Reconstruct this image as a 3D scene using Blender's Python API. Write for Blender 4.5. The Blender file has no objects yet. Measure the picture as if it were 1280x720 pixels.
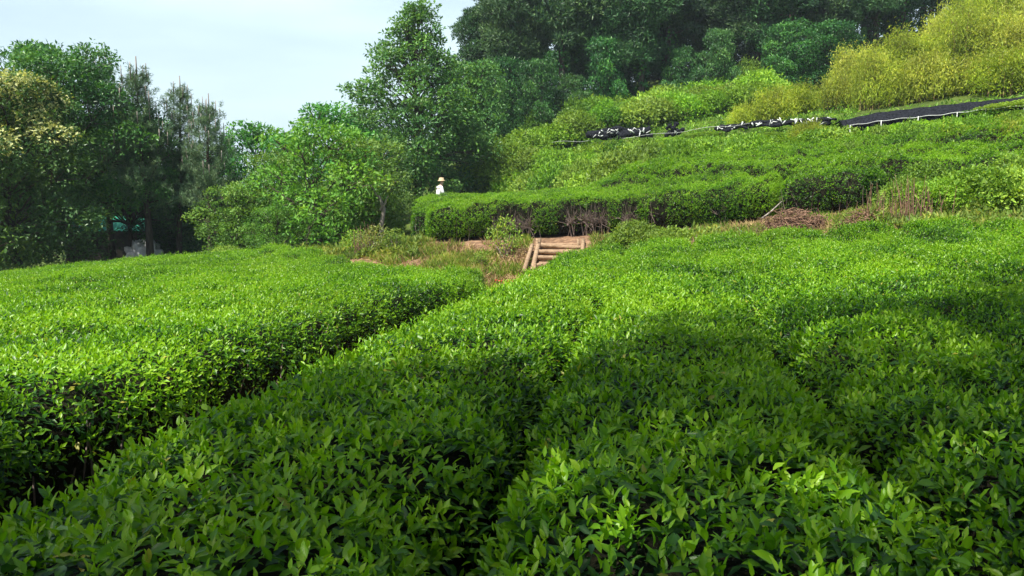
import bpy, math, random
import numpy as np
R = math.radians
rng = np.random.default_rng(7)
random.seed(7)
sc = bpy.context.scene
C = sc.collection

# ---------------------------------------------------------------- camera, sky, sun, exposure
CAMZ, PITCH, FOC = 1.6, R(6.95), 985.0
cam = bpy.data.cameras.new('camera'); camo = bpy.data.objects.new('camera', cam); C.objects.link(camo)
camo.location = (0, 0, CAMZ); camo.rotation_euler = (R(90) - PITCH, 0, 0)
cam.sensor_width = 36; cam.lens = 36 * FOC / 1280; cam.clip_start = 0.05; cam.clip_end = 3000
sc.camera = camo
sc.render.resolution_x, sc.render.resolution_y = 1024, 576

SUN_EL, SUN_AZ = R(61), R(-135)          # azimuth measured from +Y towards +X
w = bpy.data.worlds.new('World'); sc.world = w; w.use_nodes = True
nt = w.node_tree; nt.nodes.clear()
N = nt.nodes.new; L = nt.links.new
out = N('ShaderNodeOutputWorld'); bg = N('ShaderNodeBackground'); bg.inputs[1].default_value = 0.08
sky = N('ShaderNodeTexSky'); sky.sky_type = 'NISHITA'; sky.sun_disc = False
sky.sun_elevation = SUN_EL; sky.sun_rotation = SUN_AZ; sky.air_density = 1.0; sky.dust_density = 2.0; sky.ozone_density = 2.0
tc = N('ShaderNodeTexCoord'); mp = N('ShaderNodeMapping'); mp.inputs['Scale'].default_value = (1.0, 1.0, 4.5)
mp.inputs['Rotation'].default_value = (0.12, 0.2, 0.3)
nz = N('ShaderNodeTexNoise'); nz.inputs['Scale'].default_value = 1.7; nz.inputs['Detail'].default_value = 7; nz.inputs['Roughness'].default_value = 0.5
cr = N('ShaderNodeValToRGB'); cr.color_ramp.elements[0].position = 0.34; cr.color_ramp.elements[1].position = 0.66
cr.color_ramp.elements[0].color = (0.42, 0.42, 0.42, 1); cr.color_ramp.elements[1].color = (0.97, 0.97, 0.97, 1)
mx = N('ShaderNodeMix'); mx.data_type = 'RGBA'; mx.inputs[7].default_value = (5.6, 7.0, 7.5, 1)
L(tc.outputs['Generated'], mp.inputs[0]); L(mp.outputs[0], nz.inputs[0]); L(nz.outputs[0], cr.inputs[0])
sx = N('ShaderNodeSeparateXYZ'); L(tc.outputs['Generated'], sx.inputs[0])
hz_ = N('ShaderNodeMapRange'); hz_.interpolation_type = 'SMOOTHSTEP'; hz_.inputs[1].default_value = 0.25; hz_.inputs[2].default_value = 0.65; hz_.inputs[3].default_value = 1.0; hz_.inputs[4].default_value = 0.04
L(sx.outputs[2], hz_.inputs[0]); mm_ = N('ShaderNodeMath'); mm_.operation = 'MULTIPLY'; L(cr.outputs[0], mm_.inputs[0]); L(hz_.outputs[0], mm_.inputs[1]); L(mm_.outputs[0], mx.inputs[0]); L(sky.outputs[0], mx.inputs[6]); L(mx.outputs[2], bg.inputs[0]); L(bg.outputs[0], out.inputs[0])

sl = bpy.data.lights.new('sun', 'SUN'); sl.energy = 5.0; sl.angle = R(0.9); sl.color = (1.0, 0.95, 0.84)
so = bpy.data.objects.new('sun', sl); C.objects.link(so)
so.rotation_euler = (R(90) - SUN_EL, 0, math.pi - SUN_AZ)   # shines away from azimuth SUN_AZ
so.location = (0, 0, 30)
sc.view_settings.view_transform = 'Standard'; sc.view_settings.look = 'None'
sc.view_settings.exposure = 1.03; sc.view_settings.gamma = 1.0; sc.view_settings.use_curve_mapping = False
sc.cycles.use_denoising = True
sc.cycles.max_bounces = 6; sc.cycles.diffuse_bounces = 3; sc.cycles.glossy_bounces = 2; sc.cycles.transmission_bounces = 4
sc.cycles.sample_clamp_indirect = 4.0
sc.cycles.caustics_reflective = False; sc.cycles.caustics_refractive = False

# ---------------------------------------------------------------- helpers
def P(px, py, Y):
    """point at forward distance Y that the photograph shows at px, py"""
    u = (px - 640) / FOC; v = (360 - py) / FOC
    d = np.array([u, math.cos(PITCH) + v * math.sin(PITCH), -math.sin(PITCH) + v * math.cos(PITCH)])
    d = d * (Y / d[1])
    return np.array([d[0], d[1], CAMZ + d[2]])

def tag(o, label=None, cat=None, group=None, kind=None):
    if label: o['label'] = label
    if cat: o['category'] = cat
    if group: o['group'] = group
    if kind: o['kind'] = kind
    return o

def empty(name, loc, rz=0.0):
    o = bpy.data.objects.new(name, None); C.objects.link(o); o.location = tuple(loc); o.rotation_euler = (0, 0, rz)
    o.empty_display_size = 0.2
    return o

def copy_thing(o, loc, rz=0.0, s=1.0, label=None, group=None, sz=None):
    r = o.copy(); C.objects.link(r); r.location = tuple(loc); r.rotation_euler = (0, 0, rz); r.scale = (s, s, s if sz is None else sz)
    if label: r['label'] = label
    if group: r['group'] = group
    for ch in o.children:
        c = ch.copy(); C.objects.link(c); c.parent = r
        for g in ch.children:
            d = g.copy(); C.objects.link(d); d.parent = c
    return r

def nrm(a):
    return a / np.maximum(np.linalg.norm(a, axis=-1, keepdims=True), 1e-9)

class MB:
    """collects vertices, faces and a tint per vertex and links them as one mesh object"""
    def __init__(s): s.v = []; s.f = {3: [], 4: []}; s.t = []; s.n = 0; s.sm = {3: [], 4: []}
    def add(s, v, tint=0.5, tri=None, quad=None, smooth=True):
        v = np.asarray(v, float).reshape(-1, 3); s.v.append(v)
        t = np.broadcast_to(np.asarray(tint, float), (len(v),)) if np.ndim(tint) == 0 else np.asarray(tint, float)
        s.t.append(t)
        for k, f in ((3, tri), (4, quad)):
            if f is not None and len(f):
                f = np.asarray(f, np.int64).reshape(-1, k) + s.n
                s.f[k].append(f); s.sm[k].append(np.full(len(f), smooth))
        s.n += len(v)
    def build(s, name, mat, parent=None):
        me = bpy.data.meshes.new(name); v = np.concatenate(s.v).astype(np.float32); t = np.concatenate(s.t).astype(np.float32)
        q = np.concatenate(s.f[4]) if s.f[4] else np.zeros((0, 4), np.int64)
        r = np.concatenate(s.f[3]) if s.f[3] else np.zeros((0, 3), np.int64)
        sm = np.concatenate([*s.sm[4], *s.sm[3]])
        loops = np.concatenate([q.ravel(), r.ravel()]).astype(np.int32)
        st = np.concatenate([np.arange(len(q)) * 4, len(q) * 4 + np.arange(len(r)) * 3]).astype(np.int32)
        me.vertices.add(len(v)); me.vertices.foreach_set('co', v.ravel())
        me.loops.add(len(loops)); me.loops.foreach_set('vertex_index', loops)
        me.polygons.add(len(st)); me.polygons.foreach_set('loop_start', st)
        me.polygons.foreach_set('use_smooth', sm)
        me.update(calc_edges=True)
        a = me.attributes.new('tint', 'FLOAT', 'POINT'); a.data.foreach_set('value', t)
        if mat: me.materials.append(mat)
        o = bpy.data.objects.new(name, me); C.objects.link(o)
        if parent is not None: o.parent = parent
        return o
    # -- shapes
    def box(s, c, d, rz=0.0, tint=0.5, taper=1.0):
        x, y, z = [k / 2 for k in d]
        v = np.array([(-x, -y, -z), (x, -y, -z), (x, y, -z), (-x, y, -z), (-x, -y, z), (x, -y, z), (x, y, z), (-x, y, z)], float)
        v[4:, :2] *= taper
        cs, sn = math.cos(rz), math.sin(rz)
        v = v @ np.array([[cs, sn, 0], [-sn, cs, 0], [0, 0, 1]]) + np.asarray(c)
        s.add(v, tint, quad=[(0, 3, 2, 1), (4, 5, 6, 7), (0, 1, 5, 4), (1, 2, 6, 5), (2, 3, 7, 6), (3, 0, 4, 7)], smooth=False)
    def tube(s, pts, rad, n=6, tint=0.5, caps=True):
        pts = np.asarray(pts, float); m = len(pts); rad = np.broadcast_to(np.asarray(rad, float), (m,))
        tg = np.gradient(pts, axis=0); tg = nrm(tg)
        ref = np.array([0.13, 0.31, 1.0]) if abs(tg[:, 2]).mean() < 0.85 else np.array([1.0, 0.2, 0.1])
        a = nrm(np.cross(tg, ref)); b = np.cross(tg, a)
        th = np.arange(n) * 2 * math.pi / n
        v = pts[:, None] + rad[:, None, None] * (a[:, None] * np.cos(th)[None, :, None] + b[:, None] * np.sin(th)[None, :, None])
        i = np.arange(m - 1)[:, None] * n; j = np.arange(n)[None]; j2 = (j + 1) % n
        q = np.stack([i + j, i + j2, i + n + j2, i + n + j], -1).reshape(-1, 4)
        tr = []
        v = v.reshape(-1, 3)
        if caps:
            v = np.concatenate([v, pts[:1], pts[-1:]]); k = m * n
            tr = [(k, (x + 1) % n, x) for x in range(n)] + [(k + 1, (m - 1) * n + x, (m - 1) * n + (x + 1) % n) for x in range(n)]
        s.add(v, tint, tri=tr, quad=q)
    def leaves(s, p, d, nn, ln, wd, tint, kind='far', curl=0.25, fold=0.3):
        """p base, d axis, nn rough normal, ln length, wd full width, all per leaf"""
        p = np.asarray(p); m = len(p)
        if m == 0: return
        d = nrm(d); si = nrm(np.cross(d, nn)); nn = np.cross(si, d)
        ln = np.broadcast_to(ln, (m,)); wd = np.broadcast_to(wd, (m,))
        if kind == 'near':
            us = [0.10, 0.28, 0.5, 0.72, 0.9]; hw = [0.34, 0.86, 1.0, 0.74, 0.30]
            T = [(0, 0, 0)]
            for u, h in zip(us, hw): T += [(u, -h, 1), (u, 0, 0), (u, h, 1)]
            T += [(1, 0, 0)]
            tri = [(0, 2, 1), (0, 3, 2)]; quad = []
            for k in range(4):
                b = 1 + 3 * k; quad += [(b, b + 1, b + 4, b + 3), (b + 1, b + 2, b + 5, b + 4)]
            tri += [(13, 14, 16), (14, 15, 16)]
        elif kind == 'mid':
            T = [(0, 0, 0), (0.45, -1, 1), (0.5, 0, 0), (0.45, 1, 1), (1, 0, 0)]
            tri = [(0, 2, 1), (0, 3, 2), (1, 2, 4), (2, 3, 4)]; quad = []
        else:
            T = [(0, 0, 0), (0.45, -1, 1), (1, 0, 0), (0.45, 1, 1)]
            tri = [(0, 2, 1), (0, 3, 2)]; quad = []
        T = np.array(T, float); k = len(T)
        cu = curl * rng.uniform(0.2, 1.6, m); wave = rng.uniform(0, 6.28, m)
        u = T[:, 0][None]; v = T[:, 1][None]; e = T[:, 2][None]
        hwid = wd[:, None] / 2
        if kind == 'near': rip = 0.16 * np.sin(u * 17 + wave[:, None] + v * 1.5) * e
        else: rip = 0
        zz = (e * np.abs(v) * fold + rip) * hwid - (cu * ln)[:, None] * u ** 2
        co = p[:, None] + d[:, None] * (u * ln[:, None])[..., None] + si[:, None] * (v * hwid)[..., None] + nn[:, None] * zz[..., None]
        off = (np.arange(m) * k)[:, None, None]
        tri = (np.array(tri)[None] + off).reshape(-1, 3)
        quad = (np.array(quad)[None] + off).reshape(-1, 4) if quad else None
        tt = np.repeat(np.broadcast_to(tint, (m,)), k)
        if kind == 'near': tt = np.clip(tt + np.tile(0.13 * (1 - np.abs(T[:, 1])) - 0.03, m) + np.repeat(rng.normal(0, .02, m), k), 0, 1); tt = np.where(np.repeat(np.broadcast_to(tint, (m,)), k) < .9, np.minimum(tt, .8), tt)
        s.add(co.reshape(-1, 3), tt, tri=tri, quad=quad, smooth=(kind != 'far'))

_nk = [(rng.normal(size=2), rng.uniform(0, 6.28)) for _ in range(24)]
def noise2(x, y, scale, k0=0):
    r = 0
    for i in range(6):
        (a, b) = _nk[(k0 + i) % 24]; a = a / np.linalg.norm(a) * (0.7 + 0.25 * i)
        r = r + np.sin((x * a[0] + y * a[1]) * 2 * math.pi / scale + b)
    return r / 3.0

# ---------------------------------------------------------------- materials
def new_mat(name):
    m = bpy.data.materials.new(name); m.use_nodes = True; n = m.node_tree
    return m, n, n.nodes['Principled BSDF'], n.nodes['Material Output']

def leaf_mat(name, cols, rough=0.42, trans=0.35, tcol=(1.5, 1.35, 0.5), spec=0.3, objvar=0.0, nscale=1.2, nvar=0.25):
    """cols: leaf colour by age, oldest first; each leaf carries its own tint"""
    m, n, bs, ou = new_mat(name); N = n.nodes.new; L = n.links.new
    at = N('ShaderNodeAttribute'); at.attribute_name = 'tint'
    rp = N('ShaderNodeValToRGB'); el = rp.color_ramp.elements
    while len(el) < len(cols): el.new(0.5)
    for i, c in enumerate(cols): el[i].position = i / (len(cols) - 1); el[i].color = (*c, 1)
    L(at.outputs['Fac'], rp.inputs[0])
    g = N('ShaderNodeTexCoord'); nz = N('ShaderNodeTexNoise'); nz.inputs['Scale'].default_value = nscale; nz.inputs['Detail'].default_value = 3
    L(g.outputs['Object'], nz.inputs[0])
    mr = N('ShaderNodeMapRange'); mr.inputs[1].default_value = 0.3; mr.inputs[2].default_value = 0.7
    mr.inputs[3].default_value = 1 - nvar; mr.inputs[4].default_value = 1 + nvar
    L(nz.outputs[0], mr.inputs[0])
    hs = N('ShaderNodeHueSaturation'); L(rp.outputs[0], hs.inputs['Color']); L(mr.outputs[0], hs.inputs['Value'])
    if objvar:
        oi = N('ShaderNodeObjectInfo'); m2 = N('ShaderNodeMapRange'); m2.inputs[3].default_value = 0.5 - objvar; m2.inputs[4].default_value = 0.5 + objvar
        L(oi.outputs['Random'], m2.inputs[0]); L(m2.outputs[0], hs.inputs['Hue'])
        wn = N('ShaderNodeTexWhiteNoise'); wn.noise_dimensions = '1D'; L(oi.outputs['Random'], wn.inputs['W'])
        m4 = N('ShaderNodeMapRange'); m4.inputs[3].default_value = 0.78; m4.inputs[4].default_value = 1.3; L(wn.outputs[0], m4.inputs[0])
        vm = N('ShaderNodeMath'); vm.operation = 'MULTIPLY'; L(mr.outputs[0], vm.inputs[0]); L(m4.outputs[0], vm.inputs[1]); L(vm.outputs[0], hs.inputs['Value'])
        m3 = N('ShaderNodeMapRange'); m3.inputs[3].default_value = 1 - objvar * 8; m3.inputs[4].default_value = 1.0
        L(oi.outputs['Random'], m3.inputs[0]); L(m3.outputs[0], hs.inputs['Saturation'])
    L(hs.outputs[0], bs.inputs['Base Color'])
    bs.inputs['Roughness'].default_value = rough; bs.inputs['Specular IOR Level'].default_value = spec
    tr = N('ShaderNodeBsdfTranslucent'); mu = N('ShaderNodeMix'); mu.data_type = 'RGBA'; mu.blend_type = 'MULTIPLY'
    mu.inputs[0].default_value = 1.0; mu.inputs[7].default_value = (*tcol, 1)
    L(hs.outputs[0], mu.inputs[6]); L(mu.outputs[2], tr.inputs[0])
    ms = N('ShaderNodeMixShader'); ms.inputs[0].default_value = trans
    L(bs.outputs[0], ms.inputs[1]); L(tr.outputs[0], ms.inputs[2]); L(ms.outputs[0], ou.inputs[0])
    return m

def noise_mat(name, c1, c2, scale=6, rough=0.9, detail=6, bump=0.3, c3=None, stretch=(1, 1, 1), lo=0.35, hi=0.65, spec=0.3):
    m, n, bs, ou = new_mat(name); N = n.nodes.new; L = n.links.new
    g = N('ShaderNodeTexCoord'); mp = N('ShaderNodeMapping'); mp.inputs['Scale'].default_value = stretch
    nz = N('ShaderNodeTexNoise'); nz.inputs['Scale'].default_value = scale; nz.inputs['Detail'].default_value = detail; nz.inputs['Roughness'].default_value = 0.65
    L(g.outputs['Object'], mp.inputs[0]); L(mp.outputs[0], nz.inputs[0])
    rp = N('ShaderNodeValToRGB'); el = rp.color_ramp.elements; el[0].position = lo; el[1].position = hi
    el[0].color = (*c1, 1); el[1].color = (*c2, 1)
    if c3: e = el.new((lo + hi) / 2); e.color = (*c3, 1)
    L(nz.outputs[0], rp.inputs[0]); L(rp.outputs[0], bs.inputs['Base Color'])
    bs.inputs['Roughness'].default_value = rough; bs.inputs['Specular IOR Level'].default_value = spec
    if bump:
        b = N('ShaderNodeBump'); b.inputs['Strength'].default_value = bump; b.inputs['Distance'].default_value = 0.05
        n2 = N('ShaderNodeTexNoise'); n2.inputs['Scale'].default_value = scale * 4; n2.inputs['Detail'].default_value = 5
        L(mp.outputs[0], n2.inputs[0]); L(n2.outputs[0], b.inputs['Height']); L(b.outputs[0], bs.inputs['Normal'])
    return m

M = {}
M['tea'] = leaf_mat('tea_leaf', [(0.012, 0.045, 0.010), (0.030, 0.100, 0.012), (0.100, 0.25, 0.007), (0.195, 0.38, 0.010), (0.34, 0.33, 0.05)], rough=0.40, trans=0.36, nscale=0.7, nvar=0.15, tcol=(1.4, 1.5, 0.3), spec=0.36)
M['shrub'] = leaf_mat('shrub_leaf', [(0.030, 0.095, 0.008), (0.13, 0.27, 0.012), (0.25, 0.40, 0.022)], rough=0.5, trans=0.35, spec=0.3, objvar=0.012, nscale=1.0)
M['weed'] = leaf_mat('weed_leaf', [(0.06, 0.14, 0.012), (0.17, 0.28, 0.02), (0.36, 0.37, 0.035)], rough=0.55, trans=0.35, objvar=0.02)
M['broad'] = leaf_mat('broadleaf', [(0.014, 0.065, 0.024), (0.050, 0.175, 0.034), (0.13, 0.29, 0.040)], rough=0.42, trans=0.28, objvar=0.012)
M['broad_light'] = leaf_mat('light_broadleaf', [(0.035, 0.10, 0.018), (0.105, 0.23, 0.022), (0.19, 0.31, 0.035)], rough=0.45, trans=0.35, objvar=0.02)
M['blossom'] = leaf_mat('cream_blossom', [(0.20, 0.24, 0.05), (0.38, 0.43, 0.15), (0.55, 0.58, 0.27)], rough=0.7, trans=0.25)
M['pine'] = leaf_mat('pine_needle', [(0.045, 0.12, 0.06), (0.11, 0.22, 0.10), (0.22, 0.33, 0.14)], rough=0.5, trans=0.2, tcol=(1.2, 1.2, 0.7), objvar=0.012)
M['forest'] = leaf_mat('forest_needle', [(0.014, 0.052, 0.024), (0.040, 0.120, 0.036), (0.09, 0.185, 0.040)], rough=0.5, trans=0.22, tcol=(1.2, 1.2, 0.6), objvar=0.015, nscale=0.6)
M['bamboo'] = leaf_mat('bamboo_leaf', [(0.14, 0.21, 0.014), (0.29, 0.39, 0.018), (0.50, 0.53, 0.04)], rough=0.5, trans=0.38, tcol=(1.25, 1.2, 0.5), objvar=0.012, nscale=0.9, nvar=0.4)
M['straw'] = leaf_mat('dry_grass', [(0.15, 0.10, 0.04), (0.33, 0.235, 0.10), (0.50, 0.39, 0.19)], rough=0.8, trans=0.15, tcol=(1.1, 1.0, 0.7))
M['grass'] = leaf_mat('grass_blade', [(0.07, 0.15, 0.015), (0.19, 0.29, 0.03), (0.40, 0.38, 0.09)], rough=0.6, trans=0.3)
M['inner'] = noise_mat('shaded_interior', (0.006, 0.010, 0.004), (0.030, 0.026, 0.014), scale=30, bump=0.8, spec=0.1)  # shade inside the hedges, put into the colour
M['twig'] = noise_mat('tea_twig', (0.12, 0.085, 0.075), (0.34, 0.27, 0.23), scale=20, bump=0.2)
M['bark'] = noise_mat('bark', (0.030, 0.024, 0.018), (0.11, 0.085, 0.065), scale=4, stretch=(3, 3, 0.6), bump=0.7)
M['pale_bark'] = noise_mat('pale_bark', (0.14, 0.12, 0.10), (0.36, 0.32, 0.28), scale=5, stretch=(3, 3, 0.6), bump=0.5)
M['brush'] = noise_mat('dry_brush', (0.10, 0.055, 0.035), (0.28, 0.17, 0.11), scale=9, bump=0.2)
M['wood'] = noise_mat('weathered_wood', (0.19, 0.125, 0.075), (0.40, 0.28, 0.175), scale=5, stretch=(1, 6, 6), bump=0.5)
M['tread'] = noise_mat('packed_soil_tread', (0.22, 0.13, 0.075), (0.42, 0.29, 0.18), scale=7, bump=0.8)
M['net'] = noise_mat('black_netting', (0.006, 0.007, 0.009), (0.022, 0.024, 0.032), scale=14, rough=1.0, bump=0.6, spec=0.05)
M['pipe'] = noise_mat('pale_pipe', (0.5, 0.52, 0.5), (0.72, 0.74, 0.74), scale=3, rough=0.4, bump=0)
M['white_sheet'] = noise_mat('white_plastic_sheet', (0.42, 0.42, 0.46), (0.8, 0.8, 0.82), scale=3, rough=0.45, bump=0.5)
M['teal'] = noise_mat('green_roof_sheet', (0.03, 0.30, 0.17), (0.08, 0.48, 0.30), scale=2, rough=0.5, bump=0.1)
M['shedwall'] = noise_mat('grey_board_wall', (0.05, 0.045, 0.04), (0.12, 0.105, 0.09), scale=3, bump=0.3)
M['red'] = noise_mat('red_cord', (0.42, 0.02, 0.03), (0.62, 0.06, 0.07), scale=20, rough=0.6, bump=0.1)

# ground: soil, straw and grass patches
def ground_mat():
    m, n, bs, ou = new_mat('ground_soil'); N = n.nodes.new; L = n.links.new
    g = N('ShaderNodeTexCoord')
    def ns(sc_, det): 
        a = N('ShaderNodeTexNoise'); a.inputs['Scale'].default_value = sc_; a.inputs['Detail'].default_value = det; a.inputs['Roughness'].default_value = 0.65
        L(g.outputs['Object'], a.inputs[0]); return a
    a = ns(6, 8); b = ns(0.5, 4); c = ns(0.9, 6)
    r1 = N('ShaderNodeValToRGB'); e = r1.color_ramp.elements; e[0].position = .32; e[1].position = .68
    e[0].color = (0.085, 0.050, 0.032, 1); e[1].color = (0.32, 0.20, 0.12, 1); k = e.new(.5); k.color = (0.19, 0.115, 0.07, 1)
    L(a.outputs[0], r1.inputs[0])
    at = N('ShaderNodeAttribute'); at.attribute_name = 'tint'
    r2 = N('ShaderNodeValToRGB'); e = r2.color_ramp.elements; e[0].position = .35; e[1].position = .7
    e[0].color = (0.035, 0.060, 0.012, 1); e[1].color = (0.09, 0.13, 0.02, 1); L(c.outputs[0], r2.inputs[0])
    ad = N('ShaderNodeMath'); ad.operation = 'ADD'; L(at.outputs['Fac'], ad.inputs[0]); L(b.outputs[0], ad.inputs[1])
    mr = N('ShaderNodeMapRange'); mr.inputs[1].default_value = 0.9; mr.inputs[2].default_value = 1.1; L(ad.outputs[0], mr.inputs[0])
    mx = N('ShaderNodeMix'); mx.data_type = 'RGBA'; L(mr.outputs[0], mx.inputs[0]); L(r1.outputs[0], mx.inputs[6]); L(r2.outputs[0], mx.inputs[7])
    L(mx.outputs[2], bs.inputs['Base Color']); bs.inputs['Roughness'].default_value = 0.95; bs.inputs['Specular IOR Level'].default_value = 0.15
    bu = N('ShaderNodeBump'); bu.inputs['Strength'].default_value = 0.8; bu.inputs['Distance'].default_value = 0.05
    d = ns(14, 8); L(d.outputs[0], bu.inputs['Height']); L(bu.outputs[0], bs.inputs['Normal'])
    return m
M['ground'] = ground_mat()

# ---------------------------------------------------------------- terrain
def g0(x, y):
    x = np.asarray(x, float); y = np.asarray(y, float); yy = np.clip(y, -6, 26)
    return -0.034 * yy + np.where(x > 0, 0.0058, 0.0036) * x * np.clip(yy, 0, 22) * np.where(x > 0, 1, 1)

ctrl = [(530,302,20),(585,302,19.6),(650,299,19.4),(750,294,19.2),(900,284,18.3),(970,277,17.6),(1100,266,16.0),(1280,268,14.4),(1500,268,13.5),
        (540,265,34),(540,273,28),(640,276,27),(720,279,24),(650,272,31),(600,268,34),(660,285,23),(780,283,21.0),(900,272,19.8),
        (780,254,22.8),(900,250,21.6),(1050,250,19.8),(1280,250,17.2),(1500,250,16),
        (780,245,24.5),(900,241,23.6),(1050,238,21.8),(1280,233,19.4),
        (715,242,35),(800,236,29),(950,216,27),(1100,204,24.5),(1280,192,21.5),(660,262,35),(620,262,36),(700,262,32),(760,262,26.5),(580,255,38),
        (600,205,43),(740,178,39),(820,176,37),(930,172,33),(1060,164,29),(1270,142,25),(1600,110,22),
        (560,232,46),(650,170,50),(850,140,47),(1000,125,41),(1280,85,35),(1700,60,30),
        (650,130,70),(1000,60,65),(1400,0,60),
        (520,300,24),(480,290,30),(480,270,42),(300,318,26),(300,310,36),(400,322,20.5),(450,330,18.5),(560,345,16.5),(610,352,16.4),(640,350,17.0),(690,346,17.2),(760,330,16.6),
        (830,322,15.8),(960,312,14.9),(1100,300,14.0),(1280,294,13.2),
        (100,342,25),(0,348,24),(0,335,40),(-300,362,25),(-600,362,25),(300,290,70),(0,300,80),(-500,310,70)]
cp = [P(*c) for c in ctrl]
for c_ in ((-.5,11.6,-.56),(-2,6,-.24),(-1.5,3,-.1),(-6,19,-.64),(-13,20,-1.38),(-5,12,-.5),(-9,14,-.85),(-6,6,-.3),(-12,8,-.7),(-1.5,0,0),(-6,0,0),(-12,0,-.2),(-18,0,-.4),(-18,8,-1),(-18,20,-1.9),(-3,15,-.66),(-1,14,-.62)): cp.append(np.array(c_, float))
for gx in np.arange(-.5, 14.1, 2.9):
    for gy in (-25, -12, -4, 0, 3, 6, 9, 12):
        if gy < 12 or gx < 9: cp.append(np.array([gx, gy, float(g0(gx, gy))]))
for gx, gy in ((-16, -12), (-8, -12), (1, 15)): cp.append(np.array([gx, gy, float(g0(gx, gy))]))
cp = np.array(cp)
def _solve():
    X = cp[:, :2]; D = np.linalg.norm(X[:, None] - X[None], axis=-1); n = len(X)
    A = np.zeros((n + 3, n + 3)); A[:n, :n] = D + np.eye(n) * -0.02; A[:n, n:] = np.c_[np.ones(n), X]; A[n:, :n] = A[:n, n:].T
    return np.linalg.solve(A, np.r_[cp[:, 2], 0, 0, 0])
_w = _solve()
def gz(x, y):
    x = np.atleast_1d(np.asarray(x, float)).ravel(); y = np.atleast_1d(np.asarray(y, float)).ravel()
    r = np.hypot(x, y - 20); k = np.minimum(1, 62 / np.maximum(r, 1e-6)); xx = x * k; yy = 20 + (y - 20) * k
    o = np.empty(len(xx)); n = len(cp)
    for i in range(0, len(xx), 20000):
        a = xx[i:i + 20000]; b = yy[i:i + 20000]
        D = np.hypot(a[:, None] - cp[None, :, 0], b[:, None] - cp[None, :, 1])
        o[i:i + 20000] = D @ _w[:n] + _w[n] + _w[n + 1] * a + _w[n + 2] * b
    return o
def gz1(x, y): return float(gz(x, y)[0])

def axis(lo, hi, step, far, grow=1.25):
    a = list(np.arange(lo, hi + 1e-6, step)); s = step
    while a[-1] < far: s *= grow; a.append(a[-1] + s)
    s = step
    while a[0] > -far: s *= grow; a.insert(0, a[0] - s)
    return np.array(a)
ax = axis(-16, 14, 0.25, 1500); ay = axis(-4, 44, 0.25, 1500)
GX, GY = np.meshgrid(ax, ay)
GZ = gz(GX, GY).reshape(GX.shape) + 0.025 * noise2(GX, GY, 1.7) + 0.012 * noise2(GX, GY, 0.6, 5)
gm = MB(); nx = len(ax); ny = len(ay)
i = np.arange(ny - 1)[:, None] * nx; j = np.arange(nx - 1)[None]
q = np.stack([i + j, i + j + 1, i + nx + j + 1, i + nx + j], -1).reshape(-1, 4)
# where grass grows (1) and where bare soil and straw lie (0)
gr = np.clip(0.45 + 0.25 * noise2(GX, GY, 5, 3), 0, 1)
bare = (GX > -3.2) & (GX < 4.5) & (GY > 12) & (GY < 20.2)
gr = np.where(bare, gr - 0.5, gr); gr = np.where((GY > 23) | ((GY > 20.5) & (GX < -4)), gr + 0.9, gr); gr = np.where((GY < 14) | (GX < -3), gr - 0.3, gr)

gm.add(np.stack([GX, GY, GZ], -1).reshape(-1, 3), gr.ravel(), quad=q)
tag(gm.build('ground', M['ground']), 'brown soil ground of the terraced tea garden and hillside', 'ground', kind='structure')

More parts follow.
